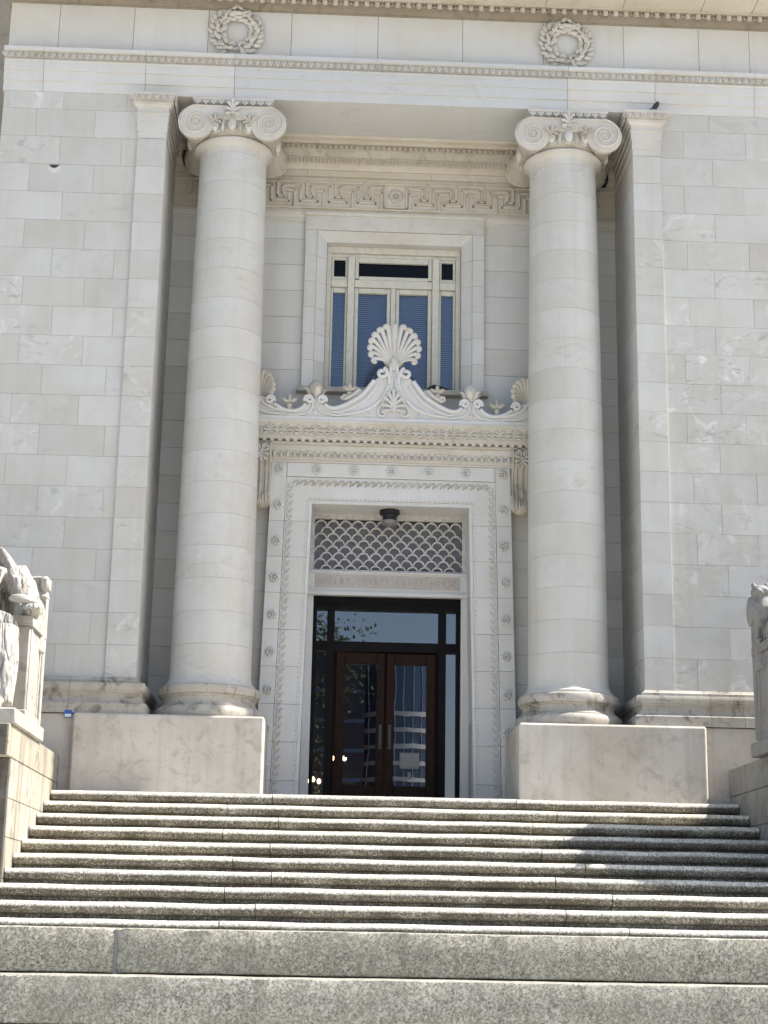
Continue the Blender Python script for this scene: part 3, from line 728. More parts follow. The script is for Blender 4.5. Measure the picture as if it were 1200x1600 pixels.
# stone surround: jamb stones and head with mitred inner splay
zj = [7.09+i*(9.39-7.09)/6 for i in range(7)]
for s in (-1, 1):
    for z0, z1 in zip(zj, zj[1:]):
        for (xa, ya, xb_, yb_) in ((1.085, 1.895, WX, 1.895), (.942, 2.02, 1.082, 1.915)):
            poly = [(xa, ya), (xb_, yb_), (xb_, 2.25), (xa, 2.25)]
            m = MB(); n4 = [(s*x, y, z) for z in (z0+.002, z1-.002) for x, y in poly]
            m.add(n4, [(0, 1, 2, 3), (7, 6, 5, 4), (0, 4, 5, 1), (1, 5, 6, 2), (2, 6, 7, 3), (3, 7, 4, 0)]); build(m, 'jamb_stone', 'wall_back', win)
build(MB().xprof([(1.893, 9.392), (1.893, 9.60), (1.87, 9.605), (1.862, 9.63), (1.862, 9.652), (2.3, 9.652), (2.3, 9.392)], -WX-.004, WX+.004), 'lintel', 'carve', win)
m = MB(); vs = [(-1.082, 1.915, 9.388), (1.082, 1.915, 9.388), (.942, 2.02, 9.262), (-.942, 2.02, 9.262), (-1.082, 2.25, 9.388), (1.082, 2.25, 9.388), (.942, 2.25, 9.262), (-.942, 2.25, 9.262)]
m.add(vs, [(0, 1, 2, 3), (4, 7, 6, 5), (0, 4, 5, 1), (3, 2, 6, 7), (0, 3, 7, 4), (1, 5, 6, 2)]); build(m, 'lintel_splay', 'wall_back', win)
# cream frame
F0, F1 = 2.17, 2.26
def fb(x0, x1, z0, z1, y0=F0, y1=F1, nm='frame_bar', mat='cream'): build(MB().cbox(x0, x1, y0, y1, z0, z1, .006), nm, mat, win)
fb(-.94, .94, 9.17, 9.262, 2.15); fb(-.94, .94, 9.125, 9.168, 2.19)
for s in (-1, 1):
    a, b = sorted((s*.94, s*.875)); fb(a, b, 7.09, 9.168, 2.15)
    a, b = sorted((s*.640, s*.545)); fb(a, b, 7.09, 9.123, 2.145)
    a, b = sorted((s*.873, s*.842)); fb(a, b, 7.12, 8.66, 2.20)
    a, b = sorted((s*.672, s*.642)); fb(a, b, 7.12, 8.66, 2.20)
    a, b = sorted((s*.840, s*.674)); fb(a, b, 8.595, 8.66, 2.20); fb(a, b, 7.10, 7.16, 2.20)
    a, b = sorted((s*.873, s*.642)); fb(a, b, 8.665, 8.77, 2.165)
    fb(a, b, 9.085, 9.123, 2.20); fb(a, b, 8.772, 8.83, 2.20)
    a2, b2 = sorted((s*.873, s*.838)); fb(a2, b2, 8.832, 9.083, 2.20); a2, b2 = sorted((s*.676, s*.642)); fb(a2, b2, 8.832, 9.083, 2.20)
    a, b = sorted((s*.543, s*.488)); fb(a, b, 7.10, 8.66, 2.19)
    a, b = sorted((s*.085, s*.035)); fb(a, b, 7.10, 8.66, 2.19)
    a, b = sorted((s*.486, s*.087)); fb(a, b, 8.59, 8.66, 2.19); fb(a, b, 7.10, 7.20, 2.19)
    a, b = sorted((s*.543, s*.49)); fb(a, b, 8.80, 9.123, 2.19)
fb(-.033, .033, 7.10, 8.66, 2.16); fb(-.543, .543, 8.665, 8.775, 2.165); fb(-.488, .488, 9.05, 9.123, 2.19); fb(-.488, .488, 8.777, 8.84, 2.19)
def pane(x0, x1, z0, z1, y, par, mat='winglass'): build(MB().box(x0, x1, y, y+.006, z0, z1), 'pane', mat, par)
for s in (-1, 1):
    a, b = sorted((s*.842, s*.672)); pane(a, b, 7.15, 8.60, 2.235, win); pane(a, b, 8.82, 9.09, 2.235, win, 'transomglass')
    a, b = sorted((s*.49, s*.083)); pane(a, b, 7.18, 8.60, 2.235, win)
pane(-.49, .49, 8.835, 9.055, 2.235, win, 'transomglass')
build(MB().box(-.95, .95, 2.285, 2.295, 8.70, 9.2), 'transom_reflection_panel', 'soffitbrown', win)  # dark panel stands in for the soffit mirrored in these panes
slat = MB().add([(-.5, 0, 0), (.5, 0, 0), (.5, .018, .030), (-.5, .018, .030), (-.5, .002, -.001), (.5, .002, -.001), (.5, .020, .029), (-.5, .020, .029)],
                [(0, 1, 2, 3), (7, 6, 5, 4), (0, 4, 5, 1), (3, 2, 6, 7), (0, 3, 7, 4), (1, 5, 6, 2)]).mesh('blind_slat')
slat.materials.append(M['blind'])
for x0, x1 in ((-.86, -.655), (-.52, .52), (.655, .86)):
    for i in range(52): put('blind_slat', slat, ((x0+x1)/2, 2.262, 7.1+i*.030), win, None, None, ((x1-x0), 1, 1))
build(MB().box(-1.0, 1.0, 2.6, 2.65, 6.9, 9.4), 'dark_room', 'towerdark', win)
build(placed(MB().tube(catmull([(.45, 2.12, 7.13), (.58, 2.10, 7.20), (.72, 2.10, 7.16), (.86, 2.12, 7.13)]), [.02, .035, .04, .02], 8), 0, 0, 0), 'debris_on_sill', 'black', win, 50)

# ------------------------------------------------------------ doorway: stone surround
def bt(z): return .0195*(5.43-z)
sur = MB(); sur.box(-1.60, -1.13, 1.90, 2.45, 1.46, 5.46).box(1.13, 1.60, 1.90, 2.45, 1.46, 5.46).box(-1.60, 1.60, 1.90, 2.30, 5.50, 6.15)
sur = build(sur, 'door_surround', 'mortar', house); sur['label'] = 'carved white doorway surround with rosettes'
zj = [1.46, 1.78, 2.27, 2.755, 3.24, 3.725, 4.21, 4.695, 5.18]
def quadblock(pts, y0, y1, name, mat, par, ch=.002):
    return build(MB().prism(pts, y0, y1, ch), name, mat, par)
for s in (-1, 1):
    for i, (z0, z1) in enumerate(zip(zj, zj[1:])):
        for xa, xb_, y in ((1.402, 1.605, 1.80), (1.09, 1.397, 1.822)):
            quadblock([(s*(xa+bt(z0)), z0+.002), (s*(xb_+bt(z0)), z0+.002), (s*(xb_+bt(z1)), z1-.002), (s*(xa+bt(z1)), z1-.002)], y, 1.93, 'jamb_stone', 'trim', sur)
        quadblock([(s*(1.045+bt(z0)), z0+.001), (s*(1.088+bt(z0)), z0+.001), (s*(1.088+bt(z1)), z1-.001), (s*(1.045+bt(z1)), z1-.001)], 1.838, 2.40, 'jamb_edge', 'trim', sur)
    z0, z1 = 5.182, 5.79
    quadblock([(s*(1.402+bt(z0)), z0), (s*(1.605+bt(z0)), z0), (s*(1.605+bt(5.98)), 5.978), (s*(1.40+bt(5.98)), 5.978)], 1.80, 1.93, 'corner_stone', 'trim', sur)
quadblock([(-1.386, 5.792), (1.386, 5.792), (1.386, 5.978), (-1.386, 5.978)], 1.80, 1.93, 'head_fascia', 'trim', sur)
# second fascia goes round the head in one mitred piece
quadblock([(-1.397-bt(5.18), 5.182), (-1.09-bt(5.18), 5.182), (-1.09-bt(5.48), 5.482), (1.09+bt(5.48), 5.482), (1.09+bt(5.18), 5.182), (1.397+bt(5.18), 5.182), (1.392, 5.787), (-1.392, 5.787)], 1.822, 1.93, 'inner_fascia', 'trim', sur)
quadblock([(-1.088-bt(5.18), 5.182), (-1.045-bt(5.18), 5.182), (-1.045, 5.43), (1.045, 5.43), (1.045+bt(5.18), 5.182), (1.088+bt(5.18), 5.182), (1.089, 5.48), (-1.089, 5.48)], 1.838, 2.40, 'inner_edge', 'trim', sur)
# outer fillet
quadblock([(-1.625, 5.981), (1.625, 5.981), (1.625, 6.006), (-1.625, 6.006)], 1.775, 1.95, 'fillet', 'trim', sur)
rm = rosette(.067, 8, .046).mesh('rosette', 40); rm.materials.append(M['trim'])
for i in range(7): put('rosette', rm, (-1.485+i*.495, 1.80, 5.886), sur)
for s in (-1, 1):
    for i in range(1, 10):
        z = 5.886-.492*i
        if z > 1.5: put('rosette', rm, (s*(1.487+bt(z)), 1.80, z), sur, None, (0, rnd.uniform(0, 3), 0))
# running leaf scroll on the second fascia
def scroll_unit():
    m = MB()
    m.tube(catmull([(-.05, -.004, -.02), (-.02, -.012, .025), (.02, -.012, .025), (.035, -.010, -.005), (.015, -.008, -.018), (.004, -.006, 0)], 3), [.011]*6+[.009]*5+[.006]*5, 5, .8, (0, 1, 0))
    for a, l in ((2.3, .035), (1.2, .03), (-.6, .03), (-1.7, .035)):
        m.ell((.012+l*math.cos(a), -.009, .002+l*math.sin(a)), .014, .010, .009, 6, 4, Matrix.Rotation(-a, 3, 'Y'))
    return m
su = scroll_unit()
build(placed(row_mesh(su, 26, .1005), 0, 1.823, 5.705), 'leaf_scroll', 'carve_old', sur, 50, 'stuff')
for s in (-1, 1):
    m = MB(); nz = 41
    for i in range(nz):
        z = 5.66-.102*i
        if z < 1.5: break
        m.add([(s*(1.335+bt(z))+zz*s, 1.823+y, z-x) for x, y, zz in su.v], su.f)
    build(m, 'leaf_scroll', 'carve', sur, 50, 'stuff')
    m = MB()
    for i in range(64):
        z = 5.46-.062*i
        if z < 1.5: break
        m.ell((s*(1.112+bt(z)), 1.824, z), .010, .012, .022, 6, 5)
    build(m, 'bead_row', 'trim', sur, 50, 'stuff')
m = MB()
for i in range(36): m.ell((-1.07+i*.0612, 1.824, 5.497), .022, .012, .010, 6, 5)
build(m, 'bead_row', 'carve', sur, 50, 'stuff')
# cornice over the door: egg moulding, fascia, dentils, sima
corn = build(MB().xprof([(1.96, 6.008), (1.765, 6.008), (1.76, 6.03), (1.735, 6.08), (1.72, 6.118), (1.72, 6.121), (1.70, 6.122), (1.70, 6.195), (1.96, 6.195)], -1.62, 1.62), 'door_cornice', 'carve', house)
corn['label'] = 'carved cornice over the doorway'
em2 = egg_unit(.0895, .105).mesh('egg', 50); em2.materials.append(M['carve'])
for i in range(36): put('egg', em2, ((i-17.5)*.0895, 1.742, 6.117), corn, None, (R(-22), 0, 0))
build(MB().xprof([(1.96, 6.197), (1.66, 6.197), (1.66, 6.215), (1.64, 6.216), (1.64, 6.228), (1.96, 6.228)], -2.10, 2.10), 'dentil_bed', 'carve', corn)
m = MB()
dm = MB().cbox(-.026, .026, -.03, .03, 0, .036, .004).mesh('dentil'); dm.materials.append(M['carve'])
for i in range(40): put('dentil', dm, ((i-19.5)*.103, 1.612, 6.212-.030+.034), corn)
simx = [-2.12, -.86, .795, 2.12]
for a, b in zip(simx, simx[1:]):
    build(MB().xprof([(1.96, 6.249), (1.575, 6.249), (1.575, 6.285), (1.565, 6.29), (1.55, 6.32), (1.52, 6.38), (1.475, 6.43), (1.45, 6.445), (1.45, 6.475), (1.96, 6.48)], a+.002, b-.002), 'sima', 'carve', corn, 20)
pma = palmette(.135, .10, 7, .030)
for s in (-1, 1): pma.tube(spiral(s*.028, -.005, .022, .006, PI/2, 1.1, 12, -.012, s), .007, 5, .8, (0, 1, 0))
pma = pma.mesh('palmette', 50); pma.materials.append(M['carve'])
lot = MB()
for a in (-50, -25, 0, 25, 50): lot.tube([(0, 0, 0), (math.sin(R(a))*.04, -.014, .065*math.cos(R(a))), (math.sin(R(a))*.075, -.012, .115*math.cos(R(a)))], [.006, .013, .005], 5, .8)
lot.ell((-.03, -.01, -.005), .016, .012, .013, 6, 4); lot.ell((.03, -.01, -.005), .016, .012, .013, 6, 4)
lot = lot.mesh('lotus', 50); lot.materials.append(M['carve'])
for i in range(41):
    put('palmette' if i % 2 == 0 else 'lotus', pma if i % 2 == 0 else lot, ((i-20)*.1015, 1.548, 6.305), corn, None, (R(18), 0, 0))
m = MB()
for i in range(20):
    x = (i-9.5)*.203; m.tube(catmull([(x-.09, 1.556, 6.295), (x-.04, 1.545, 6.318), (x+.04, 1.545, 6.318), (x+.09, 1.556, 6.295)], 3), .007, 5)
build(m, 'wave_tendril', 'carve', corn, 50, 'stuff')
# consoles
def console(s):
    X = s*1.738; w = .125
    yz = [(1.95, 6.19), (1.64, 6.19), (1.615, 6.15), (1.62, 6.06), (1.66, 5.98), (1.70, 5.88), (1.715, 5.76), (1.70, 5.66), (1.665, 5.58), (1.655, 5.50), (1.67, 5.42), (1.72, 5.37), (1.79, 5.37), (1.84, 5.40), (1.95, 5.40)]
    c = build(MB().xprof(yz, X-w, X+w), 'console', 'carve_old', corn, 25)
    m = MB()
    for t in (-1, 0, 1):
        m.tube(catmull([(X+t*.075, y-.006, z) for y, z in yz[3:10]], 3), .016, 6)
    for t in (-1, 1): m.tube(catmull([(X+t*.125, y-.004, z) for y, z in yz[1:11]], 3), .018, 6)
    build(m, 'console_ribs', 'carve_old', c, 50)
    m = placed(palmette(.17, .12, 7, .03), 0, 0, 0); m.v = [(X+x, 1.618+y, 6.10-z*1.05) for x, y, z in m.v]
    for t in (-1, 1): m.tube(spiral(X+t*.065, 6.125, .055, .012, PI/2, 1.4, 22, 1.605, t), .013, 6, .8, (0, 1, 0))
    build(m, 'console_palmette', 'carve', c, 50)
    m = MB()
    for i in range(-3, 4): m.tube(catmull([(X+i*.03, 1.66, 5.52), (X+i*.042, 1.62, 5.44), (X+i*.040, 1.625, 5.37), (X+i*.030, 1.68, 5.325)], 3), [.018, .02, .022, .022, .024, .024, .022, .02, .018, .012], 6)
    m.ell((X, 1.68, 5.385), .125, .085, .085, 14, 8)
    build(m, 'console_leaf', 'carve_old', c, 50)
    m = MB(); m.tube(spiral(X-s*(w+.004), 0, .0, .0, 0, 1, 2, 0), .001, 3) if False else None
    m.lathe([(.10, 0), (.10, .012), (.08, .02), (.04, .012), (.02, .022)], (X-s*w, 1.76, 5.50), 20, 'X') if s < 0 else m.lathe([(.10, 0), (.10, -.012), (.08, -.02), (.04, -.012), (.02, -.022)], (X-s*w, 1.76, 5.50), 20, 'X')
    build(m, 'console_scroll', 'carve', c, 40)
console(-1); console(1)

# ------------------------------------------------------------ cresting above the cornice
CY = 1.50
crest_pts = [(-.10, 7.20), (-.20, 7.12), (-.262, 7.06), (-.335, 6.955), (-.42, 6.85), (-.50, 6.79), (-.63, 6.71), (-.77, 6.655), (-.86, 6.665), (-.93, 6.70), (-.985, 6.78), (-1.04, 6.80), (-1.09, 6.78), (-1.145, 6.70), (-1.22, 6.625), (-1.335, 6.60), (-1.47, 6.625), (-1.58, 6.69), (-1.64, 6.78), (-1.76, 6.80), (-2.08, 6.82), (-2.08, 6.477)]
outl = crest_pts+[(-x, z) for x, z in crest_pts[::-1]]
crest = build(MB().prism(outl, CY, CY+.16, .006), 'door_crest', 'trim', house)
crest['label'] = 'scrolled stone cresting with a palmette above the door cornice'
build(MB().cbox(-2.1, 2.1, CY-.03, CY+.2, 6.478, 6.53, .006), 'crest_base', 'trim', crest)
m = MB()
for s in (-1, 1):
    def S(pts): return [(s*x, CY-.012, z) for x, z in pts]
    def band(pts, r, y=-.010, sub=6):
        P = [Vector((p.x, CY+y, p.z)) for p in catmull([(s*x, 0, z) for x, z in pts], sub)]
        m.tube(P, r, 8, .9, (0, 1, 0))
    m2 = m
    # main S band from the palmette scroll to the acorn scroll
    sp = spiral(-.162, 7.165, .020, .078, PI*.1, 1.15, 16, 0, 1)
    main = [(-.262, 7.06), (-.335, 6.955), (-.42, 6.85), (-.50, 6.79), (-.63, 6.71), (-.77, 6.655), (-.86, 6.665), (-.915, 6.70)]
    band(main, .030); band([(x+.055, z-.055) for x, z in main[:-1]], .020, -.008)
    band([(-.035, 7.30), (-.055, 7.12), (-.075, 6.98), (-.15, 6.82), (-.30, 6.68), (-.50, 6.60), (-.72, 6.565)], .024, -.008)
    band([(-.02, 7.10), (-.05, 6.92), (-.13, 6.78), (-.20, 6.66), (-.195, 6.585), (-.14, 6.565), (-.105, 6.60), (-.12, 6.645), (-.15, 6.64)], .020, -.008, 8)
    m.tube([(s*x, CY-.022, z) for x, y, z in sp], .026, 8, .9, (0, 1, 0))
    m.tube([(s*x, CY-.022, z) for x, y, z in [(-.085, 0, 7.18), (-.062, 0, 7.10), (-.06, 0, 7.0)]], .026, 8, .9, (0, 1, 0))
    for cx, sg, a0 in ((-.952, 1, -PI*.15), (-1.123, -1, PI*1.15)):
        m.tube([(s*x, CY-.022, z) for x, y, z in spiral(cx, 6.765, .062, .012, a0, 1.5, 26, 0, sg)], .022, 8, .9, (0, 1, 0))
    band([(-1.01, 6.73), (-1.005, 6.66), (-.95, 6.60), (-.83, 6.565), (-.70, 6.55)], .018)
    band([(-1.07, 6.73), (-1.075, 6.66), (-1.13, 6.59), (-1.25, 6.55), (-1.40, 6.55)], .018)
    band([(-1.165, 6.70), (-1.22, 6.64), (-1.335, 6.60), (-1.47, 6.625), (-1.58, 6.69)], .026)
    m.tube([(s*x, CY-.022, z) for x, y, z in spiral(-1.64, 6.745, .062, .012, -PI*.1, 1.5, 26, 0, 1)], .022, 8, .9, (0, 1, 0))
    band([(-1.45, 6.60), (-1.62, 6.64), (-1.75, 6.72), (-1.80, 6.80)], .020); band([(-1.5, 6.555), (-1.68, 6.57), (-1.85, 6.65), (-1.95, 6.76)], .016)
build(m, 'scroll_band', 'trim', crest, 50)
# great palmette at the crown
def fan(m, cx, y, zc, rad, zb, n, span, tr, hook):
    for i in range(-n, n+1):
        ph = i/n*R(span); sg = (i > 0)-(i < 0); k = abs(i)/n
        tip = Vector((cx+rad*math.sin(ph), y-.05, zc+rad*math.cos(ph))); base = Vector((cx+.10*rad*math.sin(ph), y, zb+.10*rad*math.cos(ph)))
        d = tip-base; lift = Vector((-sg*.10*rad*k, 0, .22*rad*k))
        side = Vector((math.cos(ph), 0, -math.sin(ph)))*sg; out = Vector((math.sin(ph), 0, math.cos(ph)))
        P = [base, base+d*.35+lift*.8+Vector((0, .01, 0)), base+d*.72+lift*.75, tip-out*tr*.6, tip+side*hook*.6, tip+side*hook*1.5-out*tr*.9]
        if i == 0: P = [base, base+d*.4, base+d*.8, tip+Vector((0, 0, tr*.3))]
        C = catmull(P, 4); nn = len(C)
        rr = [(tr*.30+tr*.70*min(1, j/(nn*.62)))*(1-.12*k) for j in range(nn)]
        rr[-1] *= .45; rr[-2] *= .75
        if i == 0: rr = [tr*.35+tr*.85*min(1, j/(nn*.7)) for j in range(nn)]; rr[-1] *= .6; rr[-2] *= .9
        m.tube(C, rr, 8, .8, (0, 1, 0))
pal = MB(); fan(pal, 0, CY+.03, 7.515, .335, 7.25, 7, 120, .037, .040)
pal.ell((0, CY-.01, 7.30), .05, .035, .10, 10, 8)
pal.lathe([(.10, 0), (.15, .04), (.15, .09), (.1, .1)], (0, CY+.04, 7.42), 28, 'Y')
build(pal, 'crowning_palmette', 'carve', crest, 50)
sm = placed(palmette(.40, .20, 9, .02), 0, CY-.012, 6.60); sm.v = [(x*.9, y, 6.62+(z-6.60)*.8) for x, y, z in sm.v]
build(sm, 'inner_palmette', 'trim', crest, 50)
crm = rosette(.062, 6, .022).mesh('rosette', 40); crm.materials.append(M['trim'])
for s in (-1, 1):
    put('rosette', crm, (s*.335, CY, 6.61), crest)
    put('diamond_boss', MB().add([(-.045, 0, 0), (0, 0, -.045), (.045, 0, 0), (0, 0, .045), (0, -.03, 0)], [(0, 1, 4), (1, 2, 4), (2, 3, 4), (3, 0, 4), (0, 3, 2, 1)]).mesh('diamond_boss'), (s*1.04, CY, 6.60), crest, 'trim')
    # acorn with calyx
    m = MB(); X = s*1.037; ca = (X, CY+.06, 6.80)
    m.lathe([(.03, 0), (.05, .03), (.085, .07), (.10, .12), (.098, .17), (.07, .225), (.025, .26), (.004, .275)], ca, 16, 'Z', lambda a, z: 1+.05*math.cos(a*8)*(1 if z > .1 else 0))
    build(m, 'acorn_finial', 'carve' if s > 0 else 'carve_old', crest, 50)
    m = MB()
    for i in range(6 if s > 0 else 4):
        a = i*2*PI/(6 if s > 0 else 4)+.3
        m.tube(catmull([(X+.03*math.cos(a), CY+.06+.03*math.sin(a), 6.80), (X+.085*math.cos(a), CY+.06+.085*math.sin(a), 6.86), (X+.12*math.cos(a), CY+.06+.12*math.sin(a), 6.925), (X+.16*math.cos(a), CY+.06+.16*math.sin(a), 6.93)], 3), [.025, .03, .035, .04, .042, .04, .036, .03, .022, .014], 6, .5)
    build(m, 'calyx', 'carve', crest, 50)
    # small trefoil finials
    for fx, fz, hgt in ((.585, 6.80, .22), (1.385, 6.60, .24)):
        m = MB(); X2 = s*fx
        m.tube([(X2, CY+.05, fz-.03), (X2, CY+.05, fz+hgt*.45)], [.035, .045], 8)
        for a in (-60, 0, 60): m.ell((X2+math.sin(R(a))*hgt*.26, CY+.04, fz+hgt*.55+math.cos(R(a))*hgt*.26), .030, .028, hgt*.26, 8, 6, Matrix.Rotation(R(a), 3, 'Y'))
        for t in (-1, 1): m.tube(catmull([(X2, CY+.04, fz), (X2+t*.05, CY+.03, fz+.02), (X2+t*.075, CY+.03, fz-.01)], 3), [.03]*6+[.012], 6)
        build(m, 'trefoil_finial', 'carve_old', crest, 50)
    m = MB()
    m.tube([(x, CY+.02, z) for x, y, z in [(s*a, 0, b) for a, b in ((.50, 6.83), (.46, 6.88), (.42, 6.92))]], .018, 6)
    m.tube(spiral(s*.435, 6.90, .045, .01, 0, 1.3, 16, CY+.02, s), .015, 6, .8, (0, 1, 0)); m.tube(spiral(s*.655, 6.83, .042, .01, PI, 1.3, 16, CY+.02, -s), .015, 6, .8, (0, 1, 0))
    m.tube(catmull([(s*.65, CY+.02, 6.79), (s*.60, CY+.01, 6.82), (s*.53, CY+.01, 6.86), (s*.46, CY+.02, 6.94)], 4), .028, 6)
    build(m, 'scroll_leaf', 'carve', crest, 50)
    # corner anthemion
    m = MB(); X3 = s*1.815; fan(m, X3, CY+.07, 6.945, .215, 6.74, 6, 118, .042, .016)
    m.lathe([(.10, 0), (.19, .03), (.19, .09), (.1, .10)], (X3, CY+.07, 6.93), 24, 'Y'); m.tube([(X3, CY+.10, 6.60), (X3, CY+.10, 6.80)], [.10, .07], 10)
    build(m, 'corner_anthemion', 'carve_old', crest, 50)

# ------------------------------------------------------------ grille, inscription and doors inside the reveal
GY = 2.33
gr = MB(); gr.box(-1.06, 1.06, 2.36, 2.42, 5.36, 5.44).box(-1.09, -1.0, 2.36, 2.42, 4.33, 5.36).box(1.0, 1.09, 2.36, 2.42, 4.33, 5.36).box(-1.0, 1.0, 2.36, 2.42, 4.61, 4.66)
gr = build(gr, 'transom_grille', 'iron', house)
for s in (-1, 1):
    a, b = sorted((s*.992, s*1.13)); build(MB().cbox(a, b, 2.36, 2.46, 1.47, 4.33, .004), 'door_jamb', 'trim', gr)
build(MB().xprof([(2.30, 4.30), (2.30, 4.345), (2.325, 4.35), (2.345, 4.39), (2.345, 4.60), (2.32, 4.61), (2.32, 4.63), (2.46, 4.63), (2.46, 4.30)], -1.10, 1.10), 'lintel', 'trim', gr)
build(MB().cbox(-.975, .975, 2.335, 2.36, 4.405, 4.585, .004), 'inscription_panel', 'panel', gr)
sc_w = 2.0/12; sc_h = .0885
m = MB(); ro = sc_w*.5
pts_o = [(ro*math.cos(PI*i/12), ro*1.02*math.sin(PI*i/12)) for i in range(13)]; ri = ro*.775
pts_i = [(ri*math.cos(PI*i/12), ri*1.02*math.sin(PI*i/12)) for i in range(13)]
vs = [(x, y, z) for y in (-.012, .040) for x, z in pts_o+pts_i]; F = []
for i in range(12): F += [(i, i+1, 14+i, 13+i), (26+i, 39+i, 40+i, 27+i), (i, 26+i, 27+i, i+1), (13+i, 14+i, 40+i, 39+i)]
m.add(vs, F); m.ell((0, .005, ro*1.12), .011, .012, .030, 6, 5); m.box(-.008, .008, -.004, .012, ro*.55*0+ro*1.0, ro*1.35)
scm = m.mesh('grille_scale', 40); scm.materials.append(M['iron'])
rows = 8
for r in range(rows):
    off = .5 if r % 2 else 0
    for i in range(13):
        x = -1.0+(i+off)*sc_w
        if r % 2 == 0 and i in (0,): x += 0
        if x > 1.0-.02 or x < -1.0+.02: continue
        if abs(x)+ro > 1.01 and r % 2 == 0 and False: continue
        put('grille_scale', scm, (x, GY+.06, 4.655+r*sc_h-.01), gr)
build(MB().box(-1.0, 1.0, GY+.145, GY+.16, 4.64, 5.36), 'grille_back', 'skyplate', gr)
# inscription, cut letters: thin raised strokes in a darker tone
SEG = {'S': [(1, .9, 0, .9), (0, .9, 0, .5), (0, .5, 1, .5), (1, .5, 1, .05), (1, .05, 0, .05)], 'H': [(0, 0, 0, 1), (1, 0, 1, 1), (0, .5, 1, .5)], 'E': [(0, 0, 0, 1), (0, 0, 1, 0), (0, .5, .8, .5), (0, 1, 1, 1)],
       'L': [(0, 0, 0, 1), (0, 0, 1, 0)], 'B': [(0, 0, 0, 1), (0, 1, .8, .9), (.8, .9, .8, .6), (.8, .6, 0, .5), (0, .5, 1, .4), (1, .4, 1, .1), (1, .1, 0, 0)], 'Y': [(0, 1, .5, .5), (1, 1, .5, .5), (.5, .5, .5, 0)],
       'C': [(1, .85, .6, 1), (.6, 1, .2, .9), (.2, .9, 0, .5), (0, .5, .2, .1), (.2, .1, .6, 0), (.6, 0, 1, .15)], 'O': [(.5, 1, 0, .6), (0, .6, 0, .4), (0, .4, .5, 0), (.5, 0, 1, .4), (1, .4, 1, .6), (1, .6, .5, 1)],
       'V': [(0, 1, .5, 0), (.5, 0, 1, 1)], 'N': [(0, 0, 0, 1), (0, 1, 1, 0), (1, 0, 1, 1)], 'T': [(0, 1, 1, 1), (.5, 1, .5, 0)], 'R': [(0, 0, 0, 1), (0, 1, .9, .9), (.9, .9, .9, .6), (.9, .6, 0, .5), (.3, .5, 1, 0)]}
txt = 'SHELBY COVNTY COVRT HOVSE'; lw = .076; x = -len(txt)*lw/2+.01
M['letter'] = plain('letter_stone', (.39, .35, .32), .8)
for ch in txt:
    if ch != ' ':
        m = MB()
        for x0, z0, x1, z1 in SEG[ch]:
            m.tube([(x+x0*.044, 2.3345, 4.452+z0*.085), (x+x1*.044, 2.3345, 4.452+z1*.085)], .0045, 4)
        build(m, 'letter', 'letter', gr)
    x += lw
# doors
door = build(MB().box(-.99, .99, 2.44, 2.60, 4.13, 4.30).box(-.99, .99, 2.46, 2.58, 3.57, 3.70).box(-.99, -.94, 2.44, 2.6, 1.47, 4.13).box(.94, .99, 2.44, 2.6, 1.47, 4.13).box(-.80, -.70, 2.44, 2.6, 1.47, 4.13).box(.70, .80, 2.44, 2.6, 1.47, 4.13), 'door', 'bronze', house)
door['label'] = 'dark wooden double door with glazed leaves, sidelights and transom'
build(MB().xprof([(2.43, 4.20), (2.40, 4.24), (2.40, 4.298), (2.6, 4.298), (2.6, 4.20)], -.99, .99), 'head_moulding', 'bronze', door)
def rail(x0, x1, z0, z1, nm='leaf_rail', mat='wood', y0=2.49, y1=2.545): build(MB().cbox(x0, x1, y0, y1, z0, z1, .006), nm, mat, door)
for s in (-1, 1):
    def sx(a, b): return sorted((s*a, s*b))
    a, b = sx(.012, .118); rail(a, b, 1.50, 3.555)
    a, b = sx(.545, .665); rail(a, b, 1.50, 3.555)
    a, b = sx(.12, .543); rail(a, b, 3.40, 3.555); rail(a, b, 1.50, 1.80)
    a, b = sx(.115, .55); pane(a, b, 1.79, 3.41, 2.515, door, 'glass')
    a, b = sx(.80, .94); pane(a, b, 1.60, 3.57, 2.515, door, 'glass'); pane(a, b, 3.70, 4.13, 2.515, door, 'glass')
    rail(*sx(.80, .94), 1.48, 1.60, 'sidelight_rail', 'bronze')
    a, b = sx(.672, .70); rail(a, b, 1.48, 3.57, 'stop', 'bronze')
    a, b = sx(.04, .085); build(MB().cbox(a, b, 2.478, 2.489, 2.28, 2.60, .003), 'push_plate', 'brass', door)
    hb = MB().tube(catmull([(s*.062, 2.489, 2.30), (s*.062, 2.44, 2.33), (s*.062, 2.44, 2.55), (s*.062, 2.489, 2.58)], 4), .010, 8); build(hb, 'handle', 'brass', door, 50)
pane(-.70, .70, 3.70, 4.13, 2.515, door, 'glass')
for s in (-1, 1):
    a, b = sorted((s*.53, s*.10)); build(MB().cbox(a, b, 2.535, 2.56, 2.165, 2.20, .006), 'push_bar', 'red', door)
build(MB().cbox(.205, .465, 2.512, 2.5135, 2.03, 2.24, .0003), 'paper_notice', 'paper', door)
build(MB().cbox(.225, .445, 2.509, 2.5115, 2.055, 2.215, .0003), 'notice_print', 'jointgrey', door)
build(MB().cbox(.31, .355, 2.509, 2.513, 1.90, 1.985, .001), 'small_notice', 'paper', door)
build(MB().box(-.99, .99, 2.40, 2.62, 1.466, 1.482), 'threshold', 'bronze', door)
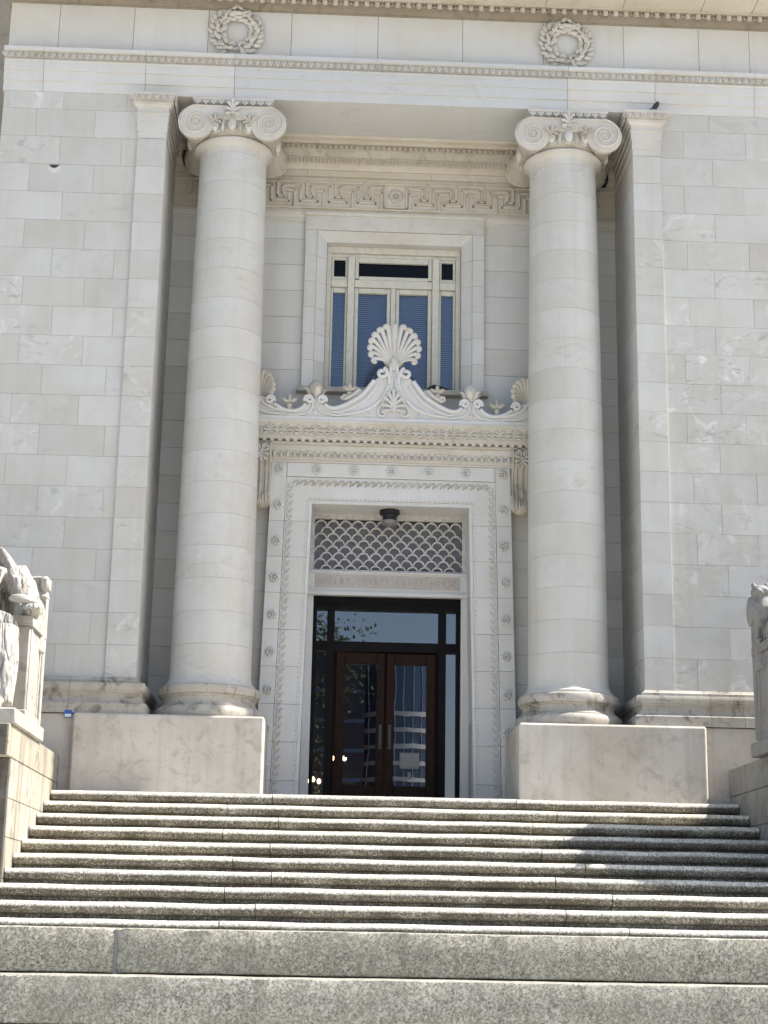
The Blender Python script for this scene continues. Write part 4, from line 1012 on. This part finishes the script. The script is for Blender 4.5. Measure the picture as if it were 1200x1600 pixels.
# entrance hall behind the glass
hall = MB(); HX = 3.6
hall.box(-HX, HX, 2.75, 9.4, 1.40, 1.462); h1 = structure(hall, 'hall_floor', 'hallfloor')
hw = MB().box(-HX, HX, 9.4, 9.5, 1.4, 5.5).box(-HX-.1, -HX, 2.75, 9.5, 1.4, 5.5).box(HX, HX+.1, 2.75, 9.5, 1.4, 5.5).box(-HX, HX, 2.52, 9.5, 5.38, 5.6)
structure(hw, 'hall_wall', 'hall')
for i, (hx, hy, hz) in enumerate(((-.55, 7.2, 2.62), (-.95, 8.4, 2.35), (-1.55, 8.0, 1.95), (-1.6, 8.3, 1.62))):
    t = thing('hall_lamp', (hx, hy, hz-.25), ('lit lamp cluster glimpsed through the left door leaf, nearer the middle', 'lit lamp glimpsed through the left door leaf, left of the cluster', 'lit lamp in the hall behind the left sidelight, upper one', 'lit lamp in the hall behind the left sidelight, lowest one')[i], 'lamp', 'lit lamps in the entrance hall')
    m = MB()
    for k in range(3): m.ell((hx+.10*(k-1), hy, hz+.03*(k % 2)), .035, .035, .045, 8, 6)
    build(m, 'bulb', 'bulb', t, 50)
    m = MB().tube([(hx, hy, hz-.25), (hx, hy, hz-.06)], .015, 6)
    m.tube(catmull([(hx-.10, hy, hz-.04), (hx, hy, hz-.10), (hx+.10, hy, hz-.04)], 4), .010, 6); build(m, 'stem', 'brass', t, 50)

# ------------------------------------------------------------ lamp under the door soffit
lamp = thing('ceiling_lamp', (0, 2.10, 5.18), 'round milk glass ceiling lamp with black ring under the door soffit', 'lamp')
build(MB().lathe([(.06, 5.428), (.135, 5.425), (.14, 5.385), (.12, 5.365), (.10, 5.36), (.095, 5.315), (.10, 5.30), (.07, 5.298)], (0, 2.10, 0), 28), 'fitting', 'black', lamp, 35)
build(MB().lathe([(.075, 5.30), (.10, 5.29), (.106, 5.265), (.09, 5.235), (.05, 5.215), (.005, 5.21)], (0, 2.10, 0), 28), 'globe', 'lampglass', lamp, 50)

# ------------------------------------------------------------ cheek walls
for s, lab in ((-1, 'stained stone cheek wall along the left side of the steps'), (1, 'shaded stone cheek wall along the right side of the steps')):
    X0, X1 = (-3.935 if s < 0 else 4.065), s*6.3
    root = thing('cheek_wall', (s*5.1, -1, -.79), lab, 'wall', 'stair cheek walls')
    a, b = sorted((X0+s*.03, X1)); build(MB().box(a, b, -2.44, .46, -.78, 1.86), 'core', 'mortar', root)
    zc = [-.78, -.38, .0, .40, .80, 1.18, 1.575]
    for i, (z0, z1) in enumerate(zip(zc, zc[1:])):
        ys = [-2.5, -1.55+(.4 if i % 2 else 0), -.55+(.35 if i % 2 else 0), .465]
        for y0, y1 in zip(ys, ys[1:]):
            a, b = sorted((X0, X1)); build(MB().cbox(a, b, y0+.002, y1-.002, z0+.002, z1-.002, .006), 'stone_block', 'cheek' if s < 0 else 'cheek_shade', root)
    ys = [-2.72, -1.35, .465]
    for y0, y1 in zip(ys, ys[1:]):
        a, b = sorted((X0-s*.004, X1)); build(MB().cbox(a, b, y0+.002, y1-.002, 1.578, 1.90, .008), 'coping_stone', 'cheek' if s < 0 else 'cheek_shade', root)

    a, b = sorted((X0+s*.012, X1)); build(MB().cbox(a, b, -2.53, -2.501, -.78, 1.57, .004), 'front_slab', 'dark_facing', root)  # dark veneer added over the front face of the blocks
    build(MB().cbox(a, b, -2.745, -2.721, 1.585, 1.89, .004), 'front_slab', 'dark_facing', root)

# ------------------------------------------------------------ seated statues on thrones
def statue(s, lab):
    CX = -4.895 if s < 0 else 4.965; root = thing('seated_statue', (CX, -1.6, 1.9), lab, 'statue', 'seated marble statues beside the steps')
    def b(m, nm, sm=40): return build(m, nm, ('drapery' if s < 0 else 'statue_shade') if nm in ('figure', 'cloak') else ('statue' if s < 0 else 'statue_shade'), root, sm)
    b(MB().cbox(CX-1.0, CX+1.0, -2.66, -.93, 1.902, 2.06, .012), 'plinth')
    for t in (-1, 1):     # throne sides
        X = CX+t*.84
        b(MB().cbox(X-.10, X+.10, -1.86, -1.08, 2.062, 3.03, .01), 'throne_side')
        b(MB().cbox(X-.115, X+.115, -1.88, -1.07, 2.062, 2.14, .008), 'throne_foot')
        b(MB().xprof([(-1.90, 3.032), (-1.90, 3.06), (-1.92, 3.075), (-1.92, 3.13), (-1.0, 3.13), (-1.0, 3.032)], X-.13, X+.13), 'armrest')
        inn = X+t*.101*(1)
        for y0 in (-1.80, -1.20): b(MB().cbox(min(inn-t*.002, inn+t*.008), max(inn-t*.002, inn+t*.008), y0, y0+.06, 2.16, 3.02, .001), 'panel_frame')
        b(MB().cbox(X-.06, X+.12 if t > 0 else X+.06, -1.078, -.95, 2.062, 3.55, .01), 'back_post')
        b(MB().cbox(X-.085, X+.125 if t > 0 else X+.085, -1.10, -.935, 3.47, 3.53, .02), 'post_ring')
        b(MB().cbox(min(X+t*.02, X+t*.135), max(X+t*.02, X+t*.135), -1.115, -.93, 3.56, 3.735, .03), 'back_scroll')
    pl = [(-.95, 2.1), (.95, 2.1), (.955, 3.70), (.94, 3.735), (.85, 3.745), (.70, 3.73), (.62, 3.77), (.54, 3.81), (.40, 3.82), (-.40, 3.82), (-.54, 3.81), (-.62, 3.77), (-.70, 3.73), (-.85, 3.745), (-.94, 3.735), (-.955, 3.70)]
    b(MB().prism([(CX+x, z) for x, z in pl], -1.075, -.96, .02), 'throne_back')
    if s > 0: b(MB().cbox(CX-.66, CX+.66, -.958, -.73, 2.062, 3.80, .02), 'shadow_bulk')  # unseen slab added to widen the throne's shadow on the steps
    b(MB().cbox(CX-.74, CX+.74, -1.9, -1.08, 2.062, 2.68, .02), 'seat')
    # the figure: one continuous skin grown from overlapping volumes
    m = MB(); FX = CX-s*.12; f = lambda x, y, z: (FX+x, y, z)
    def limb(pts, rad, n=12, flat=1.0): m.tube(catmull([f(*p) for p in pts], 4), [rad[0]+(rad[-1]-rad[0])*i/((len(pts)-1)*4) if len(rad) == 2 else interp(rad, i/((len(pts)-1)*4)) for i in range((len(pts)-1)*4+1)], n, flat)
    def interp(rad, t):
        k = t*(len(rad)-1); i = min(int(k), len(rad)-2); return rad[i]+(rad[i+1]-rad[i])*(k-i)
    limb([(0, -1.45, 2.70), (0, -1.42, 3.05), (0, -1.36, 3.45), (0, -1.36, 3.74)], [.42, .36, .42, .36])          # trunk
    m.ell(f(0, -1.36, 3.66), .56, .26, .20, 14, 8)
    limb([(0, -1.38, 3.75), (0, -1.42, 3.98)], [.15, .12])
    m.ell(f(0, -1.46, 4.20), .185, .225, .26, 16, 10); m.ell(f(0, -1.66, 4.12), .10, .06, .12, 10, 6); m.ell(f(0, -1.685, 4.17), .03, .05, .06, 8, 6)
    m.ell(f(0, -1.36, 4.28), .215, .23, .22, 14, 8); m.ell(f(0, -1.13, 4.18), .12, .10, .12, 10, 6)
    for t in (-1, 1):
        fx = -s*t          # t=1 is the side towards the steps
        limb([(fx*.50, -1.36, 3.70), (fx*.66, -1.42, 3.42), (fx*.70, -1.52, 3.20)], [.17, .155, .125])
        if t > 0: limb([(fx*.70, -1.52, 3.20), (fx*.80, -1.80, 3.22), (fx*.86, -2.02, 3.22)], [.13, .11, .075])
        else: limb([(fx*.70, -1.52, 3.22), (fx*.60, -1.80, 3.10), (fx*.48, -2.02, 3.08)], [.13, .11, .075])
        limb([(fx*.24, -1.45, 2.80), (fx*.46, -1.90, 2.90), (fx*.56, -2.22, 2.92)], [.27, .25, .21])
        limb([(fx*.56, -2.24, 2.92), (fx*.62, -2.30, 2.55), (fx*.66, -2.36, 2.12)], [.205, .19, .13])
        limb([(fx*.60, -2.34, 2.12), (fx*.63, -2.58, 2.11)], [.10, .07])
    if s > 0: m.ell(f(0, -1.78, 3.02), .88, .50, .46, 16, 10)  # unseen bulk added to close light gaps in the figure's shadow
    # heavy skirt folds between and over the legs
    q = random.Random(5)
    for i in range(22):
        u = -1+2*i/21; x = u*.74; yk = -2.40+.16*abs(u)**2+(.10 if abs(u) < .35 else 0)
        limb([(x*.8, yk+.14, 2.98-.05*abs(u)), (x*.95, yk-.02+q.uniform(-.03, .03), 2.60), (x+q.uniform(-.04, .04), yk-.04+q.uniform(-.04, .03), 2.10)], [.05, .055+q.uniform(0, .02), .05], 8)
    for i in range(9):   # chest folds
        u = -1+2*i/8
        limb([(u*.42, -1.58+.05*abs(u), 3.70), (u*.34, -1.74+.08*abs(u), 3.38), (u*.30, -1.76+.1*abs(u), 3.05)], [.035, .045, .04], 8)
    for i in range(7):   # sleeve folds on the side towards the steps
        z = 3.62-.055*i; fx = -s
        limb([(fx*(.52+.02*i), -1.56, z), (fx*(.66+.022*i), -1.50-.012*i, z-.05), (fx*(.74+.014*i), -1.36, z-.02)], [.03, .045, .03], 8)
    for k in range(5):   # fingers of the hand on the arm rest
        a = -.06+.03*k; fx = -s
        limb([(fx*(.86+a*.6), -2.02, 3.215), (fx*(.86+a), -2.12-.012*(2-abs(k-2)), 3.205), (fx*(.84+a), -2.17, 3.16)], [.026, .026, .018], 8)
    o = b(m, 'figure')
    md = o.modifiers.new('fuse', 'REMESH'); md.mode = 'VOXEL'; md.voxel_size = .018; md.use_smooth_shade = True
    ms = o.modifiers.new('soften', 'SMOOTH'); ms.factor = .5; ms.iterations = 2
    # object held in the near hand, and the cloak that falls from the shoulder over the throne back
    fx = -s
    if s < 0:
        b(MB().tube(catmull([(CX+fx*.74, -2.02, 3.29), (CX+fx*.88, -2.10, 3.275), (CX+fx*1.04, -2.06, 3.235)], 4), [.035, .06, .075, .08, .085, .085, .08, .07, .045], 14, .6), 'held_scroll')
    NU, NV = 22, 14; vs = []; F = []
    for j in range(NV+1):
        v = j/NV
        A = Vector((CX+fx*.42, -1.44, 3.93)).lerp(Vector((CX+fx*.62, -1.20, 3.00)), v)
        B = Vector((CX+fx*.56, -1.36, 3.87)).lerp(Vector((CX+fx*.97, -1.16, 3.42)), min(1, v*1.7)) if v < .59 else Vector((CX+fx*.97, -1.16, 3.42)).lerp(Vector((CX+fx*1.01, -1.20, 2.92)), (v-.59)/.41)
        for i in range(NU+1):
            u = i/NU
            p = A.lerp(B, u); w = math.sin(u*19+v*2)*.022*(.3+v)+math.sin(u*8+v*5)*.02
            p.z += .06*math.sin(PI*u)*(1-v)-.10*u*u*v; p.y += -.10*math.sin(PI*u*.9)+w; p.x += fx*.05*v*math.sin(u*6)
            vs.append(p)
    for j in range(NV):
        for i in range(NU): F.append((j*(NU+1)+i, j*(NU+1)+i+1, (j+1)*(NU+1)+i+1, (j+1)*(NU+1)+i))
    m = MB().add(vs, F); o = b(m, 'cloak', 60); sd = o.modifiers.new('thick', 'SOLIDIFY'); sd.thickness = .05; sd.offset = 0
    ss = o.modifiers.new('sub', 'SUBSURF'); ss.levels = 1; ss.render_levels = 1
    if s > 0:   # owl perched on the arm of the throne towards the steps
        ox, oy, oz = CX-.98, -1.45, 3.13
        m = MB(); m.tube([(ox, oy, oz+.16), (ox, oy-.01, oz+.26), (ox, oy-.02, oz+.38), (ox, oy-.02, oz+.46), (ox, oy-.03, oz+.52)], [.06, .105, .125, .105, .08], 14)
        m.ell((ox, oy-.04, oz+.545), .105, .10, .085, 14, 8)
        for t in (-1, 1):
            m.ell((ox+t*.075, oy-.05, oz+.62), .028, .03, .035, 8, 6); m.ell((ox+t*.045, oy-.125, oz+.55), .032, .03, .032, 8, 6)
            m.ell((ox+t*.105, oy+.02, oz+.33), .035, .09, .17, 10, 8)
            m.tube([(ox+t*.04, oy, oz+.20), (ox+t*.045, oy-.02, oz+.02)], [.04, .028], 8)
            for k in (-1, 0, 1): m.tube([(ox+t*.045, oy-.02, oz+.03), (ox+t*.045+k*.03, oy-.09, oz+.012)], [.018, .010], 6)
        m.tube([(ox, oy+.02, oz+.22), (ox, oy+.10, oz+.0)], [.07, .04], 8); m.ell((ox, oy-.135, oz+.52), .014, .03, .025, 6, 5)
        o = b(m, 'owl'); md = o.modifiers.new('fuse', 'REMESH'); md.mode = 'VOXEL'; md.voxel_size = .011; md.use_smooth_shade = True
statue(-1, 'robed seated marble figure on a throne, sunlit, cut by the left edge')
statue(1, 'marble throne statue with a perched owl, shaded, at the right edge')

# ------------------------------------------------------------ birds, floodlights, small sign
def bird(x, y, z, rz, lab):
    root = thing('bird', (x, y, z), lab, 'bird')
    m = MB(); d = Vector((math.cos(rz), math.sin(rz), 0))
    def f(a, h): return (x+d.x*a, y+d.y*a, z+h)
    m.tube([f(-.085, .0), f(-.05, .030), f(-.02, .055), f(.01, .085), f(.025, .115), f(.034, .135), f(.045, .142)], [.006, .022, .034, .036, .026, .020, .010], 10)
    m.tube([f(-.12, -.02), f(-.09, .0), f(-.05, .03)], [.010, .013, .018], 8, .5)
    m.tube([f(.042, .142), f(.068, .140)], [.008, .002], 6)
    m.tube([f(0, .05), f(.004, .0)], [.006, .004], 6)
    o = build(m, 'body', 'bird', root, 60)
bird(3.41, .50, 10.642, R(35), 'small black bird perched on the right pilaster cap')
for s, lab in ((-1, 'small black floodlight tucked behind the left column capital'), (1, 'small black floodlight tucked behind the right column capital')):
    t = thing('floodlight', (s*2.93, 1.66, 10.27 if s < 0 else 10.16), lab, 'floodlight', 'floodlights under the porch ceiling')
    X = s*2.93
    zf = 10.27 if s < 0 else 10.16; hw_ = .05 if s < 0 else .03
    build(MB().cbox(X-hw_, X+hw_, 1.62, 1.70, zf+.028, zf+.03+hw_*2, .012), 'lamp_head', 'black', t)
    build(MB().box(X-hw_, X+hw_, 1.62, 1.86, zf, zf+.025), 'bracket', 'black', t)
sg = thing('small_sign', (-3.86, .44, 2.34), 'small blue and white plate at the top corner of the left pedestal', 'sign')
build(MB().cbox(-3.90, -3.81, .43, .455, 2.35, 2.44, .004), 'plate', 'blue', sg)
build(MB().cbox(-3.893, -3.817, .426, .4305, 2.358, 2.392, .001), 'white_label', 'white', sg)

# ------------------------------------------------------------ across the street, seen only in the door glass
tw = thing('office_tower', (11, -205, -1.6), 'curved glass office tower with white floor bands reflected in the door glass', 'building')
def arc(r, n=18): return [(11-5.6+11.2*i/n, -205+2.2-3.2*((i/n-.5)*2)**2) for i in range(n+1)]
A = arc(0)
def shell(z0, z1, d):
    pts = [(x, y+d) for x, y in A]+[(16.6, -225), (5.4, -225)]
    n = len(pts); return MB().add([(x, y, z) for z in (z0, z1) for x, y in pts], [tuple(range(n))[::-1], tuple(range(n, 2*n))]+[(i, (i+1) % n, n+(i+1) % n, n+i) for i in range(n)])
build(shell(-1.6, 39, 0), 'curtain_wall', 'towerglass', tw)
for i in range(13): build(shell(1.4+i*2.3, 2.0+i*2.3, .25), 'floor_band', 'towerwhite', tw)
for i in range(1, 18, 2): build(MB().box(A[i][0]-.05, A[i][0]+.05, A[i][1], A[i][1]+.18, -1.6, 39), 'mullion', 'towerwhite', tw)
bk = thing('dark_office_block', (-20, -190, -1.6), 'dark office block reflected in the left door leaf', 'building')
build(MB().box(-42, 5.2, -215, -196, -1.6, 38), 'cladding', 'towerdark', bk)
for i in range(8): build(MB().box(-42, 5.2, -196.2, -195.9, 3+i*4, 3.5+i*4), 'floor_band', 'towerglass', bk)
def tree(x, y, z, h, r, seed, lab):
    q = random.Random(seed); root = thing('street_tree', (x, y, z), lab, 'tree')
    m = MB(); m.tube([(x, y, z), (x+.1, y, z+h*.25), (x, y+.1, z+h*.55), (x+.2, y, z+h*.85)], [.35, .28, .18, .05], 9)
    for i in range(9):
        a = q.uniform(0, 6.28); zz = z+h*q.uniform(.3, .65)
        m.tube([(x, y, zz), (x+r*.5*math.cos(a), y+r*.5*math.sin(a), zz+h*.12), (x+r*.85*math.cos(a), y+r*.85*math.sin(a), zz+h*.2)], [.12, .07, .03], 6)
    build(m, 'trunk', 'bark', root, 50)
    m = MB(); cl = [(q.gauss(0, r*.42), q.gauss(0, r*.42), q.uniform(h*.38, h*.98)) for _ in range(90)]
    for i in range(13000):
        cx, cy, cz = cl[q.randrange(90)]; R_ = r*.16
        p = Vector((x+cx+q.gauss(0, R_), y+cy+q.gauss(0, R_), z+cz+q.gauss(0, R_*.8)))
        a, b_ = Vector((q.gauss(0, 1), q.gauss(0, 1), q.gauss(0, 1))).normalized()*.14, Vector((q.gauss(0, 1), q.gauss(0, 1), q.gauss(0, 1))).normalized()*.09
        m.add([p-a, p+b_, p+a, p-b_], [(0, 1, 2, 3)])
    build(m, 'crown', 'leaf', root)
tree(-4.6, -60, -1.6, 18.5, 4.8, 4, 'leafy street tree reflected in the transom over the door')
